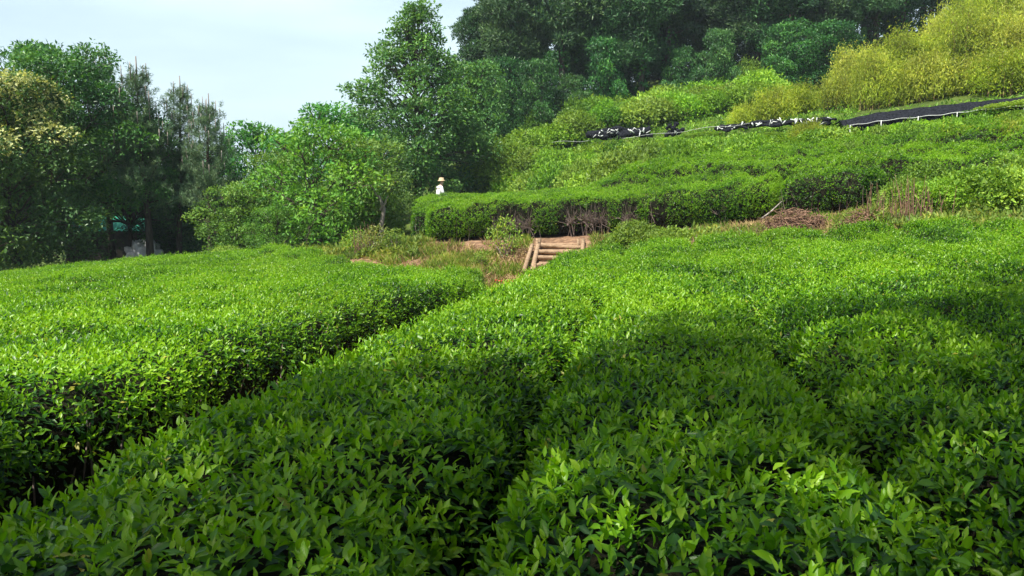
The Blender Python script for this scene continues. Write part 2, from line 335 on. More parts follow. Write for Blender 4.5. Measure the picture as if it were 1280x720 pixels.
# ---------------------------------------------------------------- tea rows
PROF = np.array([(-0.70, 0.10), (-0.90, 0.40), (-1.0, 0.68), (-0.97, 0.84), (-0.84, 0.955), (-0.6, 1.0), (0, 1.02), (0.6, 1.0), (0.84, 0.955), (0.97, 0.84), (1.0, 0.68), (0.90, 0.40), (0.70, 0.10)])
def tea_row(cx, cy, a, h, side=(0.25, 0.25), dens=1.0, label='', group='', cat='tea hedge', bare=None, name='tea_hedge', rag=0.03, lsize=1.0, seed=0, tshift=0.0, mat='tea', under=1.0):
    """cx, cy: centre line; a: half width; h: height; side: leaf cover of the left and right flank; bare: fn(s, x, y) -> True where the flank has lost its leaves"""
    cx = np.asarray(cx, float); cy = np.asarray(cy, float)
    sl_ = np.r_[0, np.cumsum(np.hypot(np.diff(cx), np.diff(cy)))]; LEN = sl_[-1]
    tx = np.gradient(cx, sl_); ty = np.gradient(cy, sl_)
    seg = np.diff(PROF, axis=0) * np.array([a, h]); sg = np.hypot(seg[:, 0], seg[:, 1]); nseg = len(sg)
    # full area, weights per profile segment
    wt = np.ones(nseg); wt[:3] = side[0]; wt[-3:] = side[1]; wt[[0, 1]] *= under; wt[[-1, -2]] *= under
    def place(s, ui, uf, inset=0.0, lift=0.0):
        X = np.interp(s, sl_, cx); Y = np.interp(s, sl_, cy); TX = np.interp(s, sl_, tx); TY = np.interp(s, sl_, ty)
        l = np.hypot(TX, TY); TX /= l; TY /= l; LX, LY = TY, -TX          # lateral, to the right
        e0 = np.minimum(s, LEN - s); R_ = a * 1.0
        e = np.where(e0 < R_, np.maximum(1 - ((R_ - e0) / R_) ** 3.2, 0) ** 0.5, 1.0)
        q = PROF[ui] + (PROF[ui + 1] - PROF[ui]) * uf[:, None]
        nr = np.stack([-(PROF[ui + 1] - PROF[ui])[:, 1] * h, (PROF[ui + 1] - PROF[ui])[:, 0] * a], -1); nr = nrm(nr)
        wav = 1 + 0.06 * noise2(X + seed, Y, 1.3, 2)
        lat = q[:, 0] * (a * wav * (np.interp(Y, [2.5, 7], [1, 1.075]) if dens == 1.0 else 1) - inset) * e
        x = X + LX * lat; y = Y + LY * lat
        hh = h * (0.55 + 0.45 * e) + rag * noise2(x, y, 1.1, seed % 7) + rag * 0.6 * noise2(x, y, 0.45, seed % 5) - inset
        z = gz(x, y) + q[:, 1] * hh + lift
        n3 = np.stack([LX * nr[:, 0], LY * nr[:, 0], nr[:, 1]], -1)
        endn = np.where(s < LEN / 2, -1.0, 1.0) * np.clip(1 - e, 0, 1) * 1.5
        n3 = nrm(n3 + np.stack([TX * endn, TY * endn, 0 * endn], -1))
        return np.stack([x, y, z], -1), n3, X, Y
    root = empty(name, (0, 0, 0)); 
    # inner mass: solid hull, coloured near-black as the shade between the leaves
    ns = max(8, int(LEN / 0.25)); ss = np.linspace(0.02, LEN - 0.02, ns)
    ss = np.sort(np.r_[ss, 0.06, 0.12, LEN - 0.06, LEN - 0.12])
    mb = MB(); np_ = len(PROF)
    S, U = np.meshgrid(ss, np.arange(np_), indexing='ij')
    ui = np.minimum(U.ravel(), np_ - 2); uf = (U.ravel() > np_ - 2).astype(float)
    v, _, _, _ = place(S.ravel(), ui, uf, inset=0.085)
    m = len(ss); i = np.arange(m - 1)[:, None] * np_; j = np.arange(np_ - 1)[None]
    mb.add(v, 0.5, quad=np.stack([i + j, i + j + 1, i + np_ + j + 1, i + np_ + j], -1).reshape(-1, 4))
    inner = mb.build('shade_hull', M['inner'], root)
    # leaves in shoots
    fo = MB(); pr = sg * wt; per = pr.sum(); base = 1120 * dens
    nsh = int(LEN * per * base)
    ui = rng.choice(nseg, nsh, p=pr / per); uf = rng.random(nsh); s = rng.random(nsh) * LEN
    ke = int(nsh * min(0.25, 0.5 / LEN)); s[:ke] = rng.uniform(0, 0.3 * a, ke); s[ke:2 * ke] = LEN - rng.uniform(0, 0.3 * a, ke)
    p, n3, X, Y = place(s, ui, uf)
    if bare is not None:
        fl = (ui < 3) | (ui > nseg - 4)
        keep = ~(fl & bare(s, X, Y) & (rng.random(nsh) < 0.93)); p, n3, ui, s, X, Y = p[keep], n3[keep], ui[keep], s[keep], X[keep], Y[keep]
    d = np.linalg.norm(p - np.array([0, 0, CAMZ]), axis=1)
    # drop what lies far outside the view cone at high density
    vis = (np.abs(p[:, 0]) < 0.78 * np.maximum(p[:, 1], 0) + 1.2)
    keep = vis | (rng.random(len(p)) < 0.35); p, n3, ui, d = p[keep], n3[keep], ui[keep], d[keep]
    if len(p) == 0: return root
    up = np.array([0, 0, 1.0])
    flank = (ui < 3) | (ui > nseg - 4)
    # thin the furrow edges a little, sink the base of each shoot
    S = nrm(n3 * 0.55 + up * 0.75 + rng.normal(0, 0.28, p.shape))
    S[flank] = nrm(n3[flank] * 0.8 + up * 0.45 + rng.normal(0, 0.35, (flank.sum(), 3)))
    ht = rng.normal(0, 0.02, len(p)) + np.where((rng.random(len(p)) < .02) & (S[:, 2] > .6), rng.uniform(.03, .09, len(p)), 0); p = p + S * ht[:, None] - n3 * 0.02
    vig = 0.55 + 0.18 * noise2(p[:, 0], p[:, 1], 2.6, 9) + rng.normal(0, 0.12, len(p)) + tshift
    ref = np.where(np.abs(S[:, 2:3]) > 0.9, np.array([[1.0, 0, 0]]), np.array([[0, 0, 1.0]]))
    A = nrm(np.cross(S, ref)); B = np.cross(S, A); az0 = rng.uniform(0, 6.28, len(p))
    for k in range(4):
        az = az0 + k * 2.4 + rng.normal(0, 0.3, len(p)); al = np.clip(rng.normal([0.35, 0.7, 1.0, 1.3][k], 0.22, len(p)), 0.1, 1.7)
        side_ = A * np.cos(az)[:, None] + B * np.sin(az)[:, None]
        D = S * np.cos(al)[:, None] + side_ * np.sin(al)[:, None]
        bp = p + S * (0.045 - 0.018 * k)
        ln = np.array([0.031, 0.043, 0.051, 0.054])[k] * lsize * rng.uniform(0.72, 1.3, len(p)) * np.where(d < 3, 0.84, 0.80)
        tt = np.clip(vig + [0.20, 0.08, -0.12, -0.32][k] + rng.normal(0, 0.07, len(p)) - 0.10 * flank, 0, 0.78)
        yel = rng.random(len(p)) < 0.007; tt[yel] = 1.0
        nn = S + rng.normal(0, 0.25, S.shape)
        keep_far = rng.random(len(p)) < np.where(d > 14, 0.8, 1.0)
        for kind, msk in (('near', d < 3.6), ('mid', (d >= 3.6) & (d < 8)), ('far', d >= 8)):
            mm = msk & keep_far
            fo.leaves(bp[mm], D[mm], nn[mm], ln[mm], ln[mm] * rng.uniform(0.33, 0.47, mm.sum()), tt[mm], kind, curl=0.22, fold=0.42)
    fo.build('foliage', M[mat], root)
    # twigs on bared flanks and along the skirts
    tw = MB(); cnt = 0
    nt_ = int(LEN * (26 if bare is not None else 11) * (side[0] + side[1]))
    st = rng.random(nt_) * LEN
    for q_ in range(nt_):
        s_ = st[q_]; sd = 0 if rng.random() < side[0] / (side[0] + side[1] + 1e-9) else 1
        X0 = np.interp(s_, sl_, cx); Y0 = np.interp(s_, sl_, cy); TX = np.interp(s_, sl_, tx); TY = np.interp(s_, sl_, ty)
        if bare is not None and not bare(np.array([s_]), np.array([X0]), np.array([Y0]))[0] and rng.random() < 0.93: continue
        sg_ = -1 if sd == 0 else 1; LX, LY = TY * sg_, -TX * sg_
        b0 = a * rng.uniform(0.45, 0.85); b1 = a * rng.uniform(0.86, 1.0); sh = rng.normal(0, 0.12)
        x0, y0 = X0 + LX * b0, Y0 + LY * b0; x1, y1 = X0 + LX * b1 + TX * sh, Y0 + LY * b1 + TY * sh
        gz0 = gz1(x0, y0); top = h * rng.uniform(0.5, 0.9)
        pts = [(x0, y0, gz0 - 0.02), ((x0 + x1) / 2 + rng.normal(0, .03), (y0 + y1) / 2, gz0 + top * 0.5), (x1, y1, gz0 + top)]
        tw.tube(pts, [0.011, 0.008, 0.004], n=3, tint=rng.random(), caps=False); cnt += 1
        if bare is not None:
            for r_ in range(9):
                e_ = rng.normal(0, 0.12, 3); m_ = np.array(pts[1]); tw.tube([m_, m_ + e_ + np.array([LX * .06, LY * .06, .12])], [0.006, 0.003], n=3, tint=rng.random(), caps=False)
    if cnt: tw.build('stems', M['twig'], root)
    tag(root, label, cat, group)
    return root

ORD = ['first', 'second', 'third', 'fourth', 'fifth', 'sixth', 'seventh', 'eighth', 'ninth', 'tenth', 'eleventh', 'twelfth', 'thirteenth', 'fourteenth', 'fifteenth', 'sixteenth']
PITCHW = 1.08
def far_edge_right(x): return np.interp(x, [0.4, 1.4, 3.4, 7.8, 12], [12.6, 13.9, 13.3, 12.3, 11.5])
for k in range(9):
    c0 = -1.44 + PITCHW * (k + 0.5)
    y1 = 12.0
    for _ in range(6): y1 = float(far_edge_right(c0 + 0.17 * y1))
    ys = np.linspace(0.55, y1, 40)
    wob = 0.05 * np.sin(ys * 0.9 + k * 1.7) - (0.11 * np.clip((6.5 - ys) / 4, 0, 1) if k == 0 else 0)
    lab = ('clipped tea row directly right of the narrow soil path, its left flank facing it' if k == 0 else
           '%s clipped tea row to the right of the soil path, running up the bright slope' % ORD[k])
    tea_row(c0 + 0.17 * ys + wob, ys, PITCHW / 2 * (1.02 if k == 0 else 0.94), 0.95, side=((0.7, 0.3) if k == 0 else (0.3, 0.3)), dens=1.0, label=lab,
            group='tea rows right of the path', seed=k, rag=0.028)

def far_edge_left(x): return np.interp(x, [-14, -9, -5.5, -3, -0.4], [20.5, 19.6, 18.2, 15.0, 11.6])
for k in range(14):
    c0 = -2.30 - PITCHW * (k + 0.5)
    y1 = 12.0
    for _ in range(12): y1 = float(far_edge_left(c0 + 0.16 * y1)) * 0.5 + y1 * 0.5
    y0 = max(0.55, 1.15 * (-(c0) - 3.6))
    if y1 - y0 < 2: continue
    ys = np.linspace(y0, y1, 40)
    wob = 0.06 * np.sin(ys * 0.8 + k * 2.1)
    lab = ('tea row directly left of the soil path, its dark leafy flank facing it' if k == 0 else
           '%s tea row to the left of the soil path, counted from the path' % ORD[k])
    tea_row(c0 + 0.16 * ys + wob, ys, PITCHW / 2 * 0.97, 0.92, side=((0.2, 0.95) if k == 0 else (0.2, 0.2)), dens=1.0 if k < 5 else 0.85, label=lab,
            group='tea rows left of the path', seed=k + 20, rag=0.03, tshift=0.03, under=0.2 if k == 0 else 1.0)

# upper terrace: rows one behind the other
def line(pts, n=40):
    w_ = np.array([P(*p)[:2] for p in pts]); t = np.linspace(0, 1, len(w_)); tt = np.linspace(0, 1, n)
    return np.interp(tt, t, w_[:, 0]), np.interp(tt, t, w_[:, 1])
def bare_front(s, X, Y):
    px = 640 + FOC * X / Y
    return ((px > 618) & (px < 668)) | ((px > 698) & (px < 765)) | ((px > 782) & (px < 838) & (np.sin(X * 9) > -0.3))
cx, cy = line([(532, 0, 20.6), (600, 0, 20.4), (750, 0, 20.1), (880, 0, 19.4), (985, 0, 18.6)])
tea_row(cx, cy - .15, 0.72, 0.9, side=(0.1, 1.0), dens=0.85, label='long tea hedge along the terrace edge above the steps, with bare brown twiggy patches', group='tea rows on the upper terrace', bare=bare_front, tshift=.1, seed=41, rag=0.09, lsize=1.15)
for k in range(9):
    f = k / 10.0; Yc = 21.9 + 1.3 * k
    xl = np.interp(Yc, [20, 36], [-2.5, -4.5]); xr = np.interp(Yc, [21, 23, 27, 31, 36], [8.2, 4.2, 2.2, 1.0, -0.6])
    if k == 0: xr = 6.2
    xs = np.linspace(xl, xr, 30); ys = Yc - np.clip(xs - 1, 0, 9) * 0.28 + 0.1 * np.sin(xs)
    tea_row(xs, ys, 0.61, 0.84, side=(0.1, 0.5), dens=0.7, label='%s tea row back from the terrace edge hedge on the upper terrace' % ORD[k], group='tea rows on the upper terrace', seed=50 + k, rag=0.05, lsize=1.2, tshift=0.05)
for k, (pts, lab) in enumerate([
        ([(985, 0, 18.6), (1060, 0, 17.9), (1115, 0, 17.2)], 'short dark green tea hedge continuing the terrace edge hedge to the right'),
        ([(770, 0, 23.6), (900, 0, 22.2), (1050, 0, 20.3), (1180, 0, 18.6), (1330, 0, 17.2)], 'bright tea hedge on the second terrace step, curving up to the right edge'),
        ([(790, 0, 25.2), (900, 0, 24.0), (1050, 0, 22.0), (1180, 0, 20.3), (1330, 0, 18.8)], 'tea hedge just behind the second terrace hedge, rising to the right'),
        ([(840, 0, 27.0), (950, 0, 25.8), (1100, 0, 23.6), (1330, 0, 20.6)], 'topmost tea hedge below the shrubby slope and black netting')]):
    cx, cy = line(pts)
    tea_row(cx, cy, 0.66, [0.85, 0.95, 1.0, 0.9][k], side=(0.1, 0.9), dens=0.65, label=lab, group='tea hedges stepping up the hillside', seed=70 + k, rag=0.09, lsize=1.3, tshift=[-0.05, 0.12, 0.1, 0.05][k])

# ---------------------------------------------------------------- foliage on clumps
UP = np.array([0, 0, 1.0])
rng = np.random.default_rng(23)
def rsph(n):
    return nrm(rng.normal(size=(n, 3)))
def clump(fo, c, r, n, ln, wd=0.5, t0=0.5, tv=0.2, flat=0.75, kind='far', droop=0.2, fill=0.5, updir=0.2):
    """leaves through an ellipsoid clump, denser outwards and on top"""
    d = rsph(int(n * 1.6)); keep = rng.random(len(d)) < np.clip(0.62 + 0.5 * d[:, 2], 0.12, 1); d = d[keep][:n]; n = len(d)
    rr = rng.uniform(fill, 1.0, n) ** 0.6
    lump = 1 + 0.22 * np.sin(d[:, 0] * 5 + c[0] * 3) * np.cos(d[:, 1] * 6 + c[1] * 2)
    p = np.asarray(c) + d * (rr * lump)[:, None] * np.array([r, r, r * flat])
    ax_ = nrm(d * 0.7 + rng.normal(0, 0.7, d.shape) + UP * updir - UP * droop)
    nn = nrm(d * 0.5 + UP * 0.7 + rng.normal(0, 0.45, d.shape))
    l = ln * rng.uniform(0.6, 1.3, n)
    fo.leaves(p, ax_, nn, l, l * wd, np.clip(t0 + rng.normal(0, tv, n) , 0, 1), kind, curl=0.2)

def limb(tr, a, b, r0, r1, n=6, wob=0.08, sag=0.0):
    a = np.asarray(a, float); b = np.asarray(b, float); t = np.linspace(0, 1, n)[:, None]
    L_ = np.linalg.norm(b - a); p = a + (b - a) * t + rng.normal(0, wob * L_ * 0.3, (n, 3)) * (t * (1 - t) * 4) + UP * (sag * L_ * t * (1 - t))
    tr.tube(p, np.linspace(r0, r1, n), n=6, tint=rng.random(), caps=False)

def broad_tree(name, H, Rw, base, nclump, nleaf, ln, mat, bark='bark', cr=(0.7, 1.3), shape='round', t0=0.45, trunk_r=0.16, extra=None, spread=1.0):
    root = empty(name, (0, 0, 0)); tr = MB(); fo = MB()
    top = np.array([rng.normal(0, .15), rng.normal(0, .15), H * 0.82])
    n = 9; t = np.linspace(0, 1, n)[:, None]
    tp = np.array([0, 0, -0.25]) + (top + np.array([0, 0, 0.25])) * t + np.c_[0.12 * np.sin(t * 4 + rng.random() * 6), 0.12 * np.cos(t * 5), 0 * t]
    tr.tube(tp, trunk_r * (1.35 - 0.35 * np.minimum(1, t[:, 0] * 6)) * (1 - 0.85 * t[:, 0]), n=9, caps=False)
    cs = []
    for k in range(nclump):
        f = (k + 0.5) / nclump; z = base + (H - base) * (f ** 0.9)
        g = (z - base) / (H - base)
        if shape == 'round': rad = Rw * math.sqrt(max(0.03, 1 - (1.7 * g - 0.75) ** 2 if g > 0.44 else 1 - (0.44 - g) ** 2 * 1.5))
        elif shape == 'cone': rad = Rw * (1.0 - g) ** 0.68 * (0.7 + 0.3 * min(1, g * 4)) + 0.15
        else: rad = Rw * (0.8 + 0.2 * math.sin(g * 9)) * (1 - 0.5 * g * g)
        az = k * 2.399 + rng.normal(0, .35); q = rng.uniform(0.5, 0.95) if rng.random() < 0.8 else rng.uniform(0.1, 0.5)
        c = np.array([math.cos(az) * rad * q * spread, math.sin(az) * rad * q * spread, z + rng.normal(0, .12)])
        r = rng.uniform(*cr) * (1.0 - 0.5 * g if shape != 'round' else 1.0 - 0.25 * g)
        c[2] = min(c[2], H - r * 0.45)
        if shape == 'cone' and g > .9: c[2] += rng.uniform(0, .5)
        cs.append((c, r, g))
        zt = min(max(0.3 * H, z - 0.5 * rad - 0.3), H * 0.78); k_ = zt / (H * 0.82); at = np.array([np.interp(k_, t[:, 0], tp[:, 0]), np.interp(k_, t[:, 0], tp[:, 1]), zt - 0.2])
        limb(tr, at, c, trunk_r * 0.38 * (1 - 0.5 * g), 0.012, sag=0.12)
        for e in range(3):
            limb(tr, c * 0.75 + at * 0.25, c + rsph(1)[0] * r * 0.75, 0.02, 0.006, n=4)
    for c, r, g in cs:
        t0c = t0 + rng.normal(0, 0.10)
        clump(fo, c, r, int(nleaf * r * r), ln, t0=t0c, tv=0.17, flat=0.72)
        for e in range(4):  # small side sprays make the outline uneven
            d = rsph(1)[0]; d[2] = abs(d[2]) * 0.6; clump(fo, c + d * r * 0.95, r * 0.32, int(nleaf * r * r * 0.09), ln, t0=t0c + .1, flat=0.8)
    tr.build('trunk', M[bark], root); f_ = fo.build('crown', M[mat], root)
    if extra: extra(root, cs)
    return root

def place_tree(o, px, py, Y, rz=None, s=1.0, sz=None, **kw):
    p = P(px, py, Y); o.location = (p[0], p[1], gz1(p[0], p[1]) - 0.03); o.rotation_euler[2] = rz if rz is not None else rng.uniform(0, 6.28)
    o.scale = (s, s, sz or s); return o

def blossoms(root, cs):
    fo = MB()
    for c, r, g in cs:
        if g > 0.58 and c[1] < 1.2 and rng.random() < 0.9:
            clump(fo, c + np.array([0, -0.15, r * 0.3]), r * 0.9, int(620 * r * r), 0.11, t0=0.75, tv=0.25, flat=0.5, wd=0.6)
    fo.build('blossom', M['blossom'], root)

# --- left belt of trees
TG = 'trees behind the left tea field'
t = broad_tree('broadleaf_tree', 7.6, 3.6, 2.3, 52, 700, 0.13, 'broad', t0=0.5); tag(t, 'dark spreading broadleaf tree between the cream blossoming tree and the pines', 'tree', TG)
place_tree(t, 84, 330, 26.5, rz=0.4, s=.95)
t2 = broad_tree('broadleaf_tree', 6.6, 2.5, 0.6, 42, 650, 0.13, 'broad', t0=0.55, extra=blossoms); tag(t2, 'tree at the left edge topped with cream yellow blossom', 'tree', TG)
place_tree(t2, 25, 340, 23.4, rz=0.0, s=.95, sz=.9)
t3 = broad_tree('broadleaf_tree', 3.6, 1.7, 0.5, 16, 520, 0.14, 'broad_light', t0=0.5, trunk_r=0.08, cr=(0.5, 0.9)); tag(t3, 'low bright green tree cut by the left edge of the picture', 'tree', TG)
place_tree(t3, -38, 345, 21.8)
c_ = copy_thing(t, (0, 0, 0), 0, 1, 'dark tree filling the gap behind the cream blossoming tree', TG); place_tree(c_, -30, 330, 29, rz=2.1, s=0.92)
c_ = copy_thing(t, (0, 0, 0), 0, 1, 'dark broadleaf tree with a leaning crown directly left of the tallest pines', TG); place_tree(c_, 168, 330, 27.5, rz=4.0, s=0.6, sz=0.66)
c_ = copy_thing(t, (0, 0, 0), 0, 1, 'dark tree far behind the green roofed shed', TG); place_tree(c_, 110, 330, 38, rz=3.0, s=0.85)
c_ = copy_thing(t, (0, 0, 0), 0, 1, 'dark tree far behind the pines on the left', TG); place_tree(c_, 235, 330, 37, rz=5.0, s=0.6)

# --- young pines with candles
def pine(H, Rw, nb, seed, g0_=0.3):
    root = empty('pine_tree', (0, 0, 0)); tr = MB(); fo = MB(); ca = MB()
    t = np.linspace(0, 1, 12)[:, None]; lean = rng.normal(0, .15, 2)
    tp = np.c_[lean[0] * t + 0.05 * np.sin(t * 7), lean[1] * t, -0.2 + (H * 0.97 + 0.2) * t]
    tr.tube(tp, 0.13 * (1 - 0.92 * t[:, 0]) + 0.008, n=8, caps=False)
    P_, D_ = [], []; tips = []
    for k in range(nb):
        g = g0_ + (1 - g0_) * (k + rng.random()) / nb; z = H * g
        rad = Rw * (1 - g) ** 0.7 * rng.uniform(0.65, 1.1) + 0.18; az = k * 2.399 + rng.normal(0, .4)
        b0 = np.array([np.interp(g, t[:, 0], tp[:, 0]), np.interp(g, t[:, 0], tp[:, 1]), z * 0.97])
        b1 = b0 + np.array([math.cos(az) * rad, math.sin(az) * rad, rad * rng.uniform(0.25, 0.6)])
        limb(tr, b0, b1, 0.028 * (1.2 - g), 0.008, n=5, sag=-0.15)
        tips.append((b1, g))
        m = int((9 + 14 * rad) * (1.0 - .35 * g))
        f = rng.uniform(0.25, 1.05, m)[:, None]; q = b0 + (b1 - b0) * f + rng.normal(0, 0.16, (m, 3)) * np.array([1, 1, .7])
        P_.append(q); D_.append(nrm((b1 - b0)[None] * 0.6 / rad + UP * 0.8 + rng.normal(0, .4, (m, 3))))
    P_ = np.concatenate(P_); D_ = np.concatenate(D_); nn = 22
    p = np.repeat(P_, nn, 0); d = np.repeat(D_, nn, 0); m = len(p)
    p = p + d * rng.uniform(-0.14, 0.1, (m, 1)); dd = nrm(d * 0.8 + rsph(m) * 0.9)
    fo.leaves(p, dd, rsph(m), rng.uniform(0.10, 0.17, m), 0.017, np.clip(np.repeat(rng.normal(0.5, .2, len(P_)), nn) + rng.normal(0, .1, m), 0, 1), 'far', fold=0)
    for b1, g in tips:
        if g > 0.45 and rng.random() < 0.5 + 0.4 * g:
            h_ = rng.uniform(0.22, 0.55); ca.tube([b1, b1 + np.array([rng.normal(0, .01), 0, h_])], [0.02, 0.013], n=5)
    ca.tube([tp[-1], tp[-1] + np.array([0, 0, 0.6])], [0.028, 0.018], n=5)
    tr.build('trunk', M['bark'], root); fo.build('crown', M['pine'], root); ca.build('candle_shoots', M['pale_bark'], root)
    return root
PG = 'young pines with upright candle shoots'
p1 = pine(7.3, 1.5, 74, 1); tag(p1, 'tallest young pine, its candle shoots standing above the broadleaf crowns', 'pine tree', PG); place_tree(p1, 142, 330, 28.5)
p2 = pine(6.4, 1.55, 70, 2); tag(p2, 'left of the two bushy grey green pines beside each other in mid belt', 'pine tree', PG); place_tree(p2, 188, 328, 26.5)
p3 = copy_thing(p1, (0, 0, 0), 0, 1, 'right of the two bushy grey green pines beside each other in mid belt', PG); place_tree(p3, 224, 328, 27.5, rz=2.0, s=0.82)
p4 = copy_thing(p2, (0, 0, 0), 0, 1, 'shorter grey pine at the right end of the pines, with a tall single candle', PG); place_tree(p4, 262, 326, 26.5, rz=1.0, s=0.80, sz=0.80)
p5 = copy_thing(p1, (0, 0, 0), 0, 1, 'low pine partly hidden behind the shorter grey pine', PG); place_tree(p5, 290, 322, 33, rz=4.0, s=0.70, sz=0.66)

# --- middle belt and the big rounded tree
MG = 'trees and tall bushes between pines and upper terrace'
b1 = broad_tree('broadleaf_tree', 3.7, 1.9, 0.3, 24, 560, 0.13, 'broad_light', t0=0.5, trunk_r=0.08, cr=(0.5, 0.95)); tag(b1, 'bright green bushy tree in the middle, left of the pale dead trunk', 'tree', MG); place_tree(b1, 400, 318, 23.0)
b2 = broad_tree('broadleaf_tree', 4.6, 1.8, 0.6, 24, 520, 0.15, 'broad', t0=0.55, trunk_r=0.09, cr=(0.55, 1.0)); tag(b2, 'darker rounded bushy tree right of the shortest pine', 'tree', MG); place_tree(b2, 326, 315, 30)
for (px, Y, s, o, lab) in ((455, 24.0, 0.85, b1, 'leafy bushy tree around the pale dead trunk'), (408, 28, 1.02, b2, 'tall tree with a pointed top behind the bright bushy tree'), (360, 26, 0.85, b1, 'bushy tree between the rounded dark tree and the bright middle one'),
                           (476, 25.5, 0.55, b1, 'leafy bush at the foot of the big conical tree'), (455, 30, 1.0, b2, 'bushy tree touching the left flank of the big conical tree'), (300, 25.0, 0.62, b1, 'low bush just right of the pines with yellow green sprays'),
                           (375, 34, 0.95, b2, 'distant tree on the skyline between pines and conical tree'), (345, 22.6, 0.42, b1, 'small leafy bush before the rounded dark tree')):
    c_ = copy_thing(o, (0, 0, 0), 0, 1, lab, MG); place_tree(c_, px, 318, Y, s=s)
big = broad_tree('broadleaf_tree', 9.3, 3.9, 0.9, 130, 430, 0.17, 'broad', shape='cone', t0=0.62, trunk_r=0.2, cr=(0.6, 1.15)); tag(big, 'big conical tree standing alone against the sky in the centre', 'tree')
place_tree(big, 524, 290, 35, rz=1.0, s=1.05, sz=0.93)
lb = broad_tree('broadleaf_tree', 6.0, 2.0, 0.6, 34, 480, 0.17, 'broad', t0=0.4, trunk_r=0.12); tag(lb, 'dark tree wedged between the conical tree and the hill forest', 'tree'); place_tree(lb, 592, 240, 40)

# --- hill forest
def forest_pine(H, Rw, nc, base=0.35, ivy=True, nleaf=150):
    root = empty('forest_pine', (0, 0, 0)); tr = MB(); fo = MB(); iv = MB()
    t = np.linspace(0, 1, 10)[:, None]; ln = rng.normal(0, .35, 2)
    tp = np.c_[ln[0] * t ** 2 + 0.1 * np.sin(t * 5), ln[1] * t, -0.4 + (H * 0.95 + 0.4) * t]
    tr.tube(tp, 0.22 * (1 - 0.85 * t[:, 0]), n=8, caps=False)
    for k in range(nc):
        g = base + (1 - base) * ((k + rng.random()) / nc); z = H * g; u = (g - base) / (1 - base)
        rad = Rw * math.sqrt(max(0.05, 1 - (u * 1.15 - 0.3) ** 2 * 1.3)) * rng.uniform(0.35, 1.0); az = k * 2.399 + rng.normal(0, .5)
        at = np.array([np.interp(g, t[:, 0], tp[:, 0]), np.interp(g, t[:, 0], tp[:, 1]), z * 0.96])
        c = at + np.array([math.cos(az) * rad, math.sin(az) * rad, 0.25 * rad])
        limb(tr, at, c, 0.06 * (1.2 - u), 0.02, n=5)
        r = rng.uniform(0.55, 1.15)
        m = int(nleaf * r * r); cc = rsph(m); pp = c + cc * (rng.uniform(.3, 1, (m, 1)) ** .5) * np.array([r, r, r * .45])
        for e in range(3):
            dd = nrm(UP * 0.5 + cc * 0.5 + rsph(m) * 0.9)
            fo.leaves(pp + rng.normal(0, .05, pp.shape), dd, rsph(m), rng.uniform(0.2, 0.34, m), 0.075, np.clip(rng.normal(0.5, .2) + rng.normal(0, .15, m), 0, 1), 'far', fold=0.1)
    m = int(60 * H)
    zz = rng.uniform(0, H * 0.7, m); az = rng.uniform(0, 6.28, m); rr = rng.uniform(0.15, 0.55, m) * (1 + 0.4 * np.sin(zz * 2.2))
    pp = np.c_[np.interp(zz / H, t[:, 0], tp[:, 0]) + np.cos(az) * rr, np.interp(zz / H, t[:, 0], tp[:, 1]) + np.sin(az) * rr, zz]
    tr.build('trunk', M['bark'], root); fo.build('crown', M['forest'], root)
    if ivy:
        iv.leaves(pp, nrm(rsph(m) - UP * .3), np.c_[np.cos(az), np.sin(az), .4 + 0 * az], rng.uniform(.16, .3, m), .16, np.clip(rng.normal(.4, .2, m), 0, 1), 'far')
        iv.build('ivy', M['broad'], root)
    return root
FG = 'tall dark pines of the hill forest'
FL = 'tall dark pine in the close stand of hill forest pines'
fp = [forest_pine(14.5, 1.55, 72, base=.2), forest_pine(16, 1.35, 70, base=0.28), forest_pine(12.5, 1.7, 74, base=0.10)]
fpx = []
for row, (Y, n_, a_, b_) in enumerate(((47, 11, 650, 1130), (51, 13, 636, 1200), (57, 17, 650, 1230), (65, 17, 640, 1260))):
    for k in range(n_): fpx.append((a_ + (b_ - a_) * (k + rng.uniform(-.3, .3)) / (n_ - 1), Y + rng.uniform(-1.5, 1.5)))
sing = {0: 'outermost tall pine at the left end of the hill forest, against the sky'}
fpx = [q for q in fpx if not (690 < q[0] < 715 and q[1] > 49)]; fpx[0] = (634, 45.5)
for i_, (px, Y) in enumerate(fpx):
    o = fp[i_ % 3]; lab = sing.get(i_, FL)
    if i_ >= 3: o = copy_thing(o, (0, 0, 0), 0, 1)
    tag(o, lab, 'pine tree', FG); place_tree(o, px, 150, Y, s=rng.uniform(0.9, 1.1))
c_ = copy_thing(fp[2], (0, 0, 0), 0, 1, 'shorter pine left of the forest edge beside the conical tree', FG); place_tree(c_, 592, 200, 47, s=0.74)
c_ = copy_thing(fp[0], (0, 0, 0), 0, 1, 'slim pine showing sky on both sides near the forest edge', FG); place_tree(c_, 618, 200, 50, s=0.82)
# dark broadleaf understorey at the forest edge
un = broad_tree('understorey_tree', 5.2, 2.2, 0.3, 34, 480, 0.17, 'broad', t0=0.35, trunk_r=0.1, cr=(0.7, 1.2)); tag(un, 'dark leafy tree in the undergrowth along the forest foot', 'tree', 'dark understorey trees at the forest foot')
us = [(640, 44), (676, 43), (712, 45), (760, 45), (800, 46), (850, 45), (900, 44), (940, 45), (985, 44), (1030, 43), (1075, 43), (690, 50), (780, 51), (870, 50), (960, 49), (1050, 48), (1120, 46)]
us = [q for i, q in enumerate(us) if i % 3 != 1 or q[0] < 700]
for i_, (px, Y) in enumerate(us):
    o = un if i_ == 0 else copy_thing(un, (0, 0, 0)); place_tree(o, px, 150, Y, s=rng.uniform(0.45, 0.75), sz=rng.uniform(.6, 1.0))

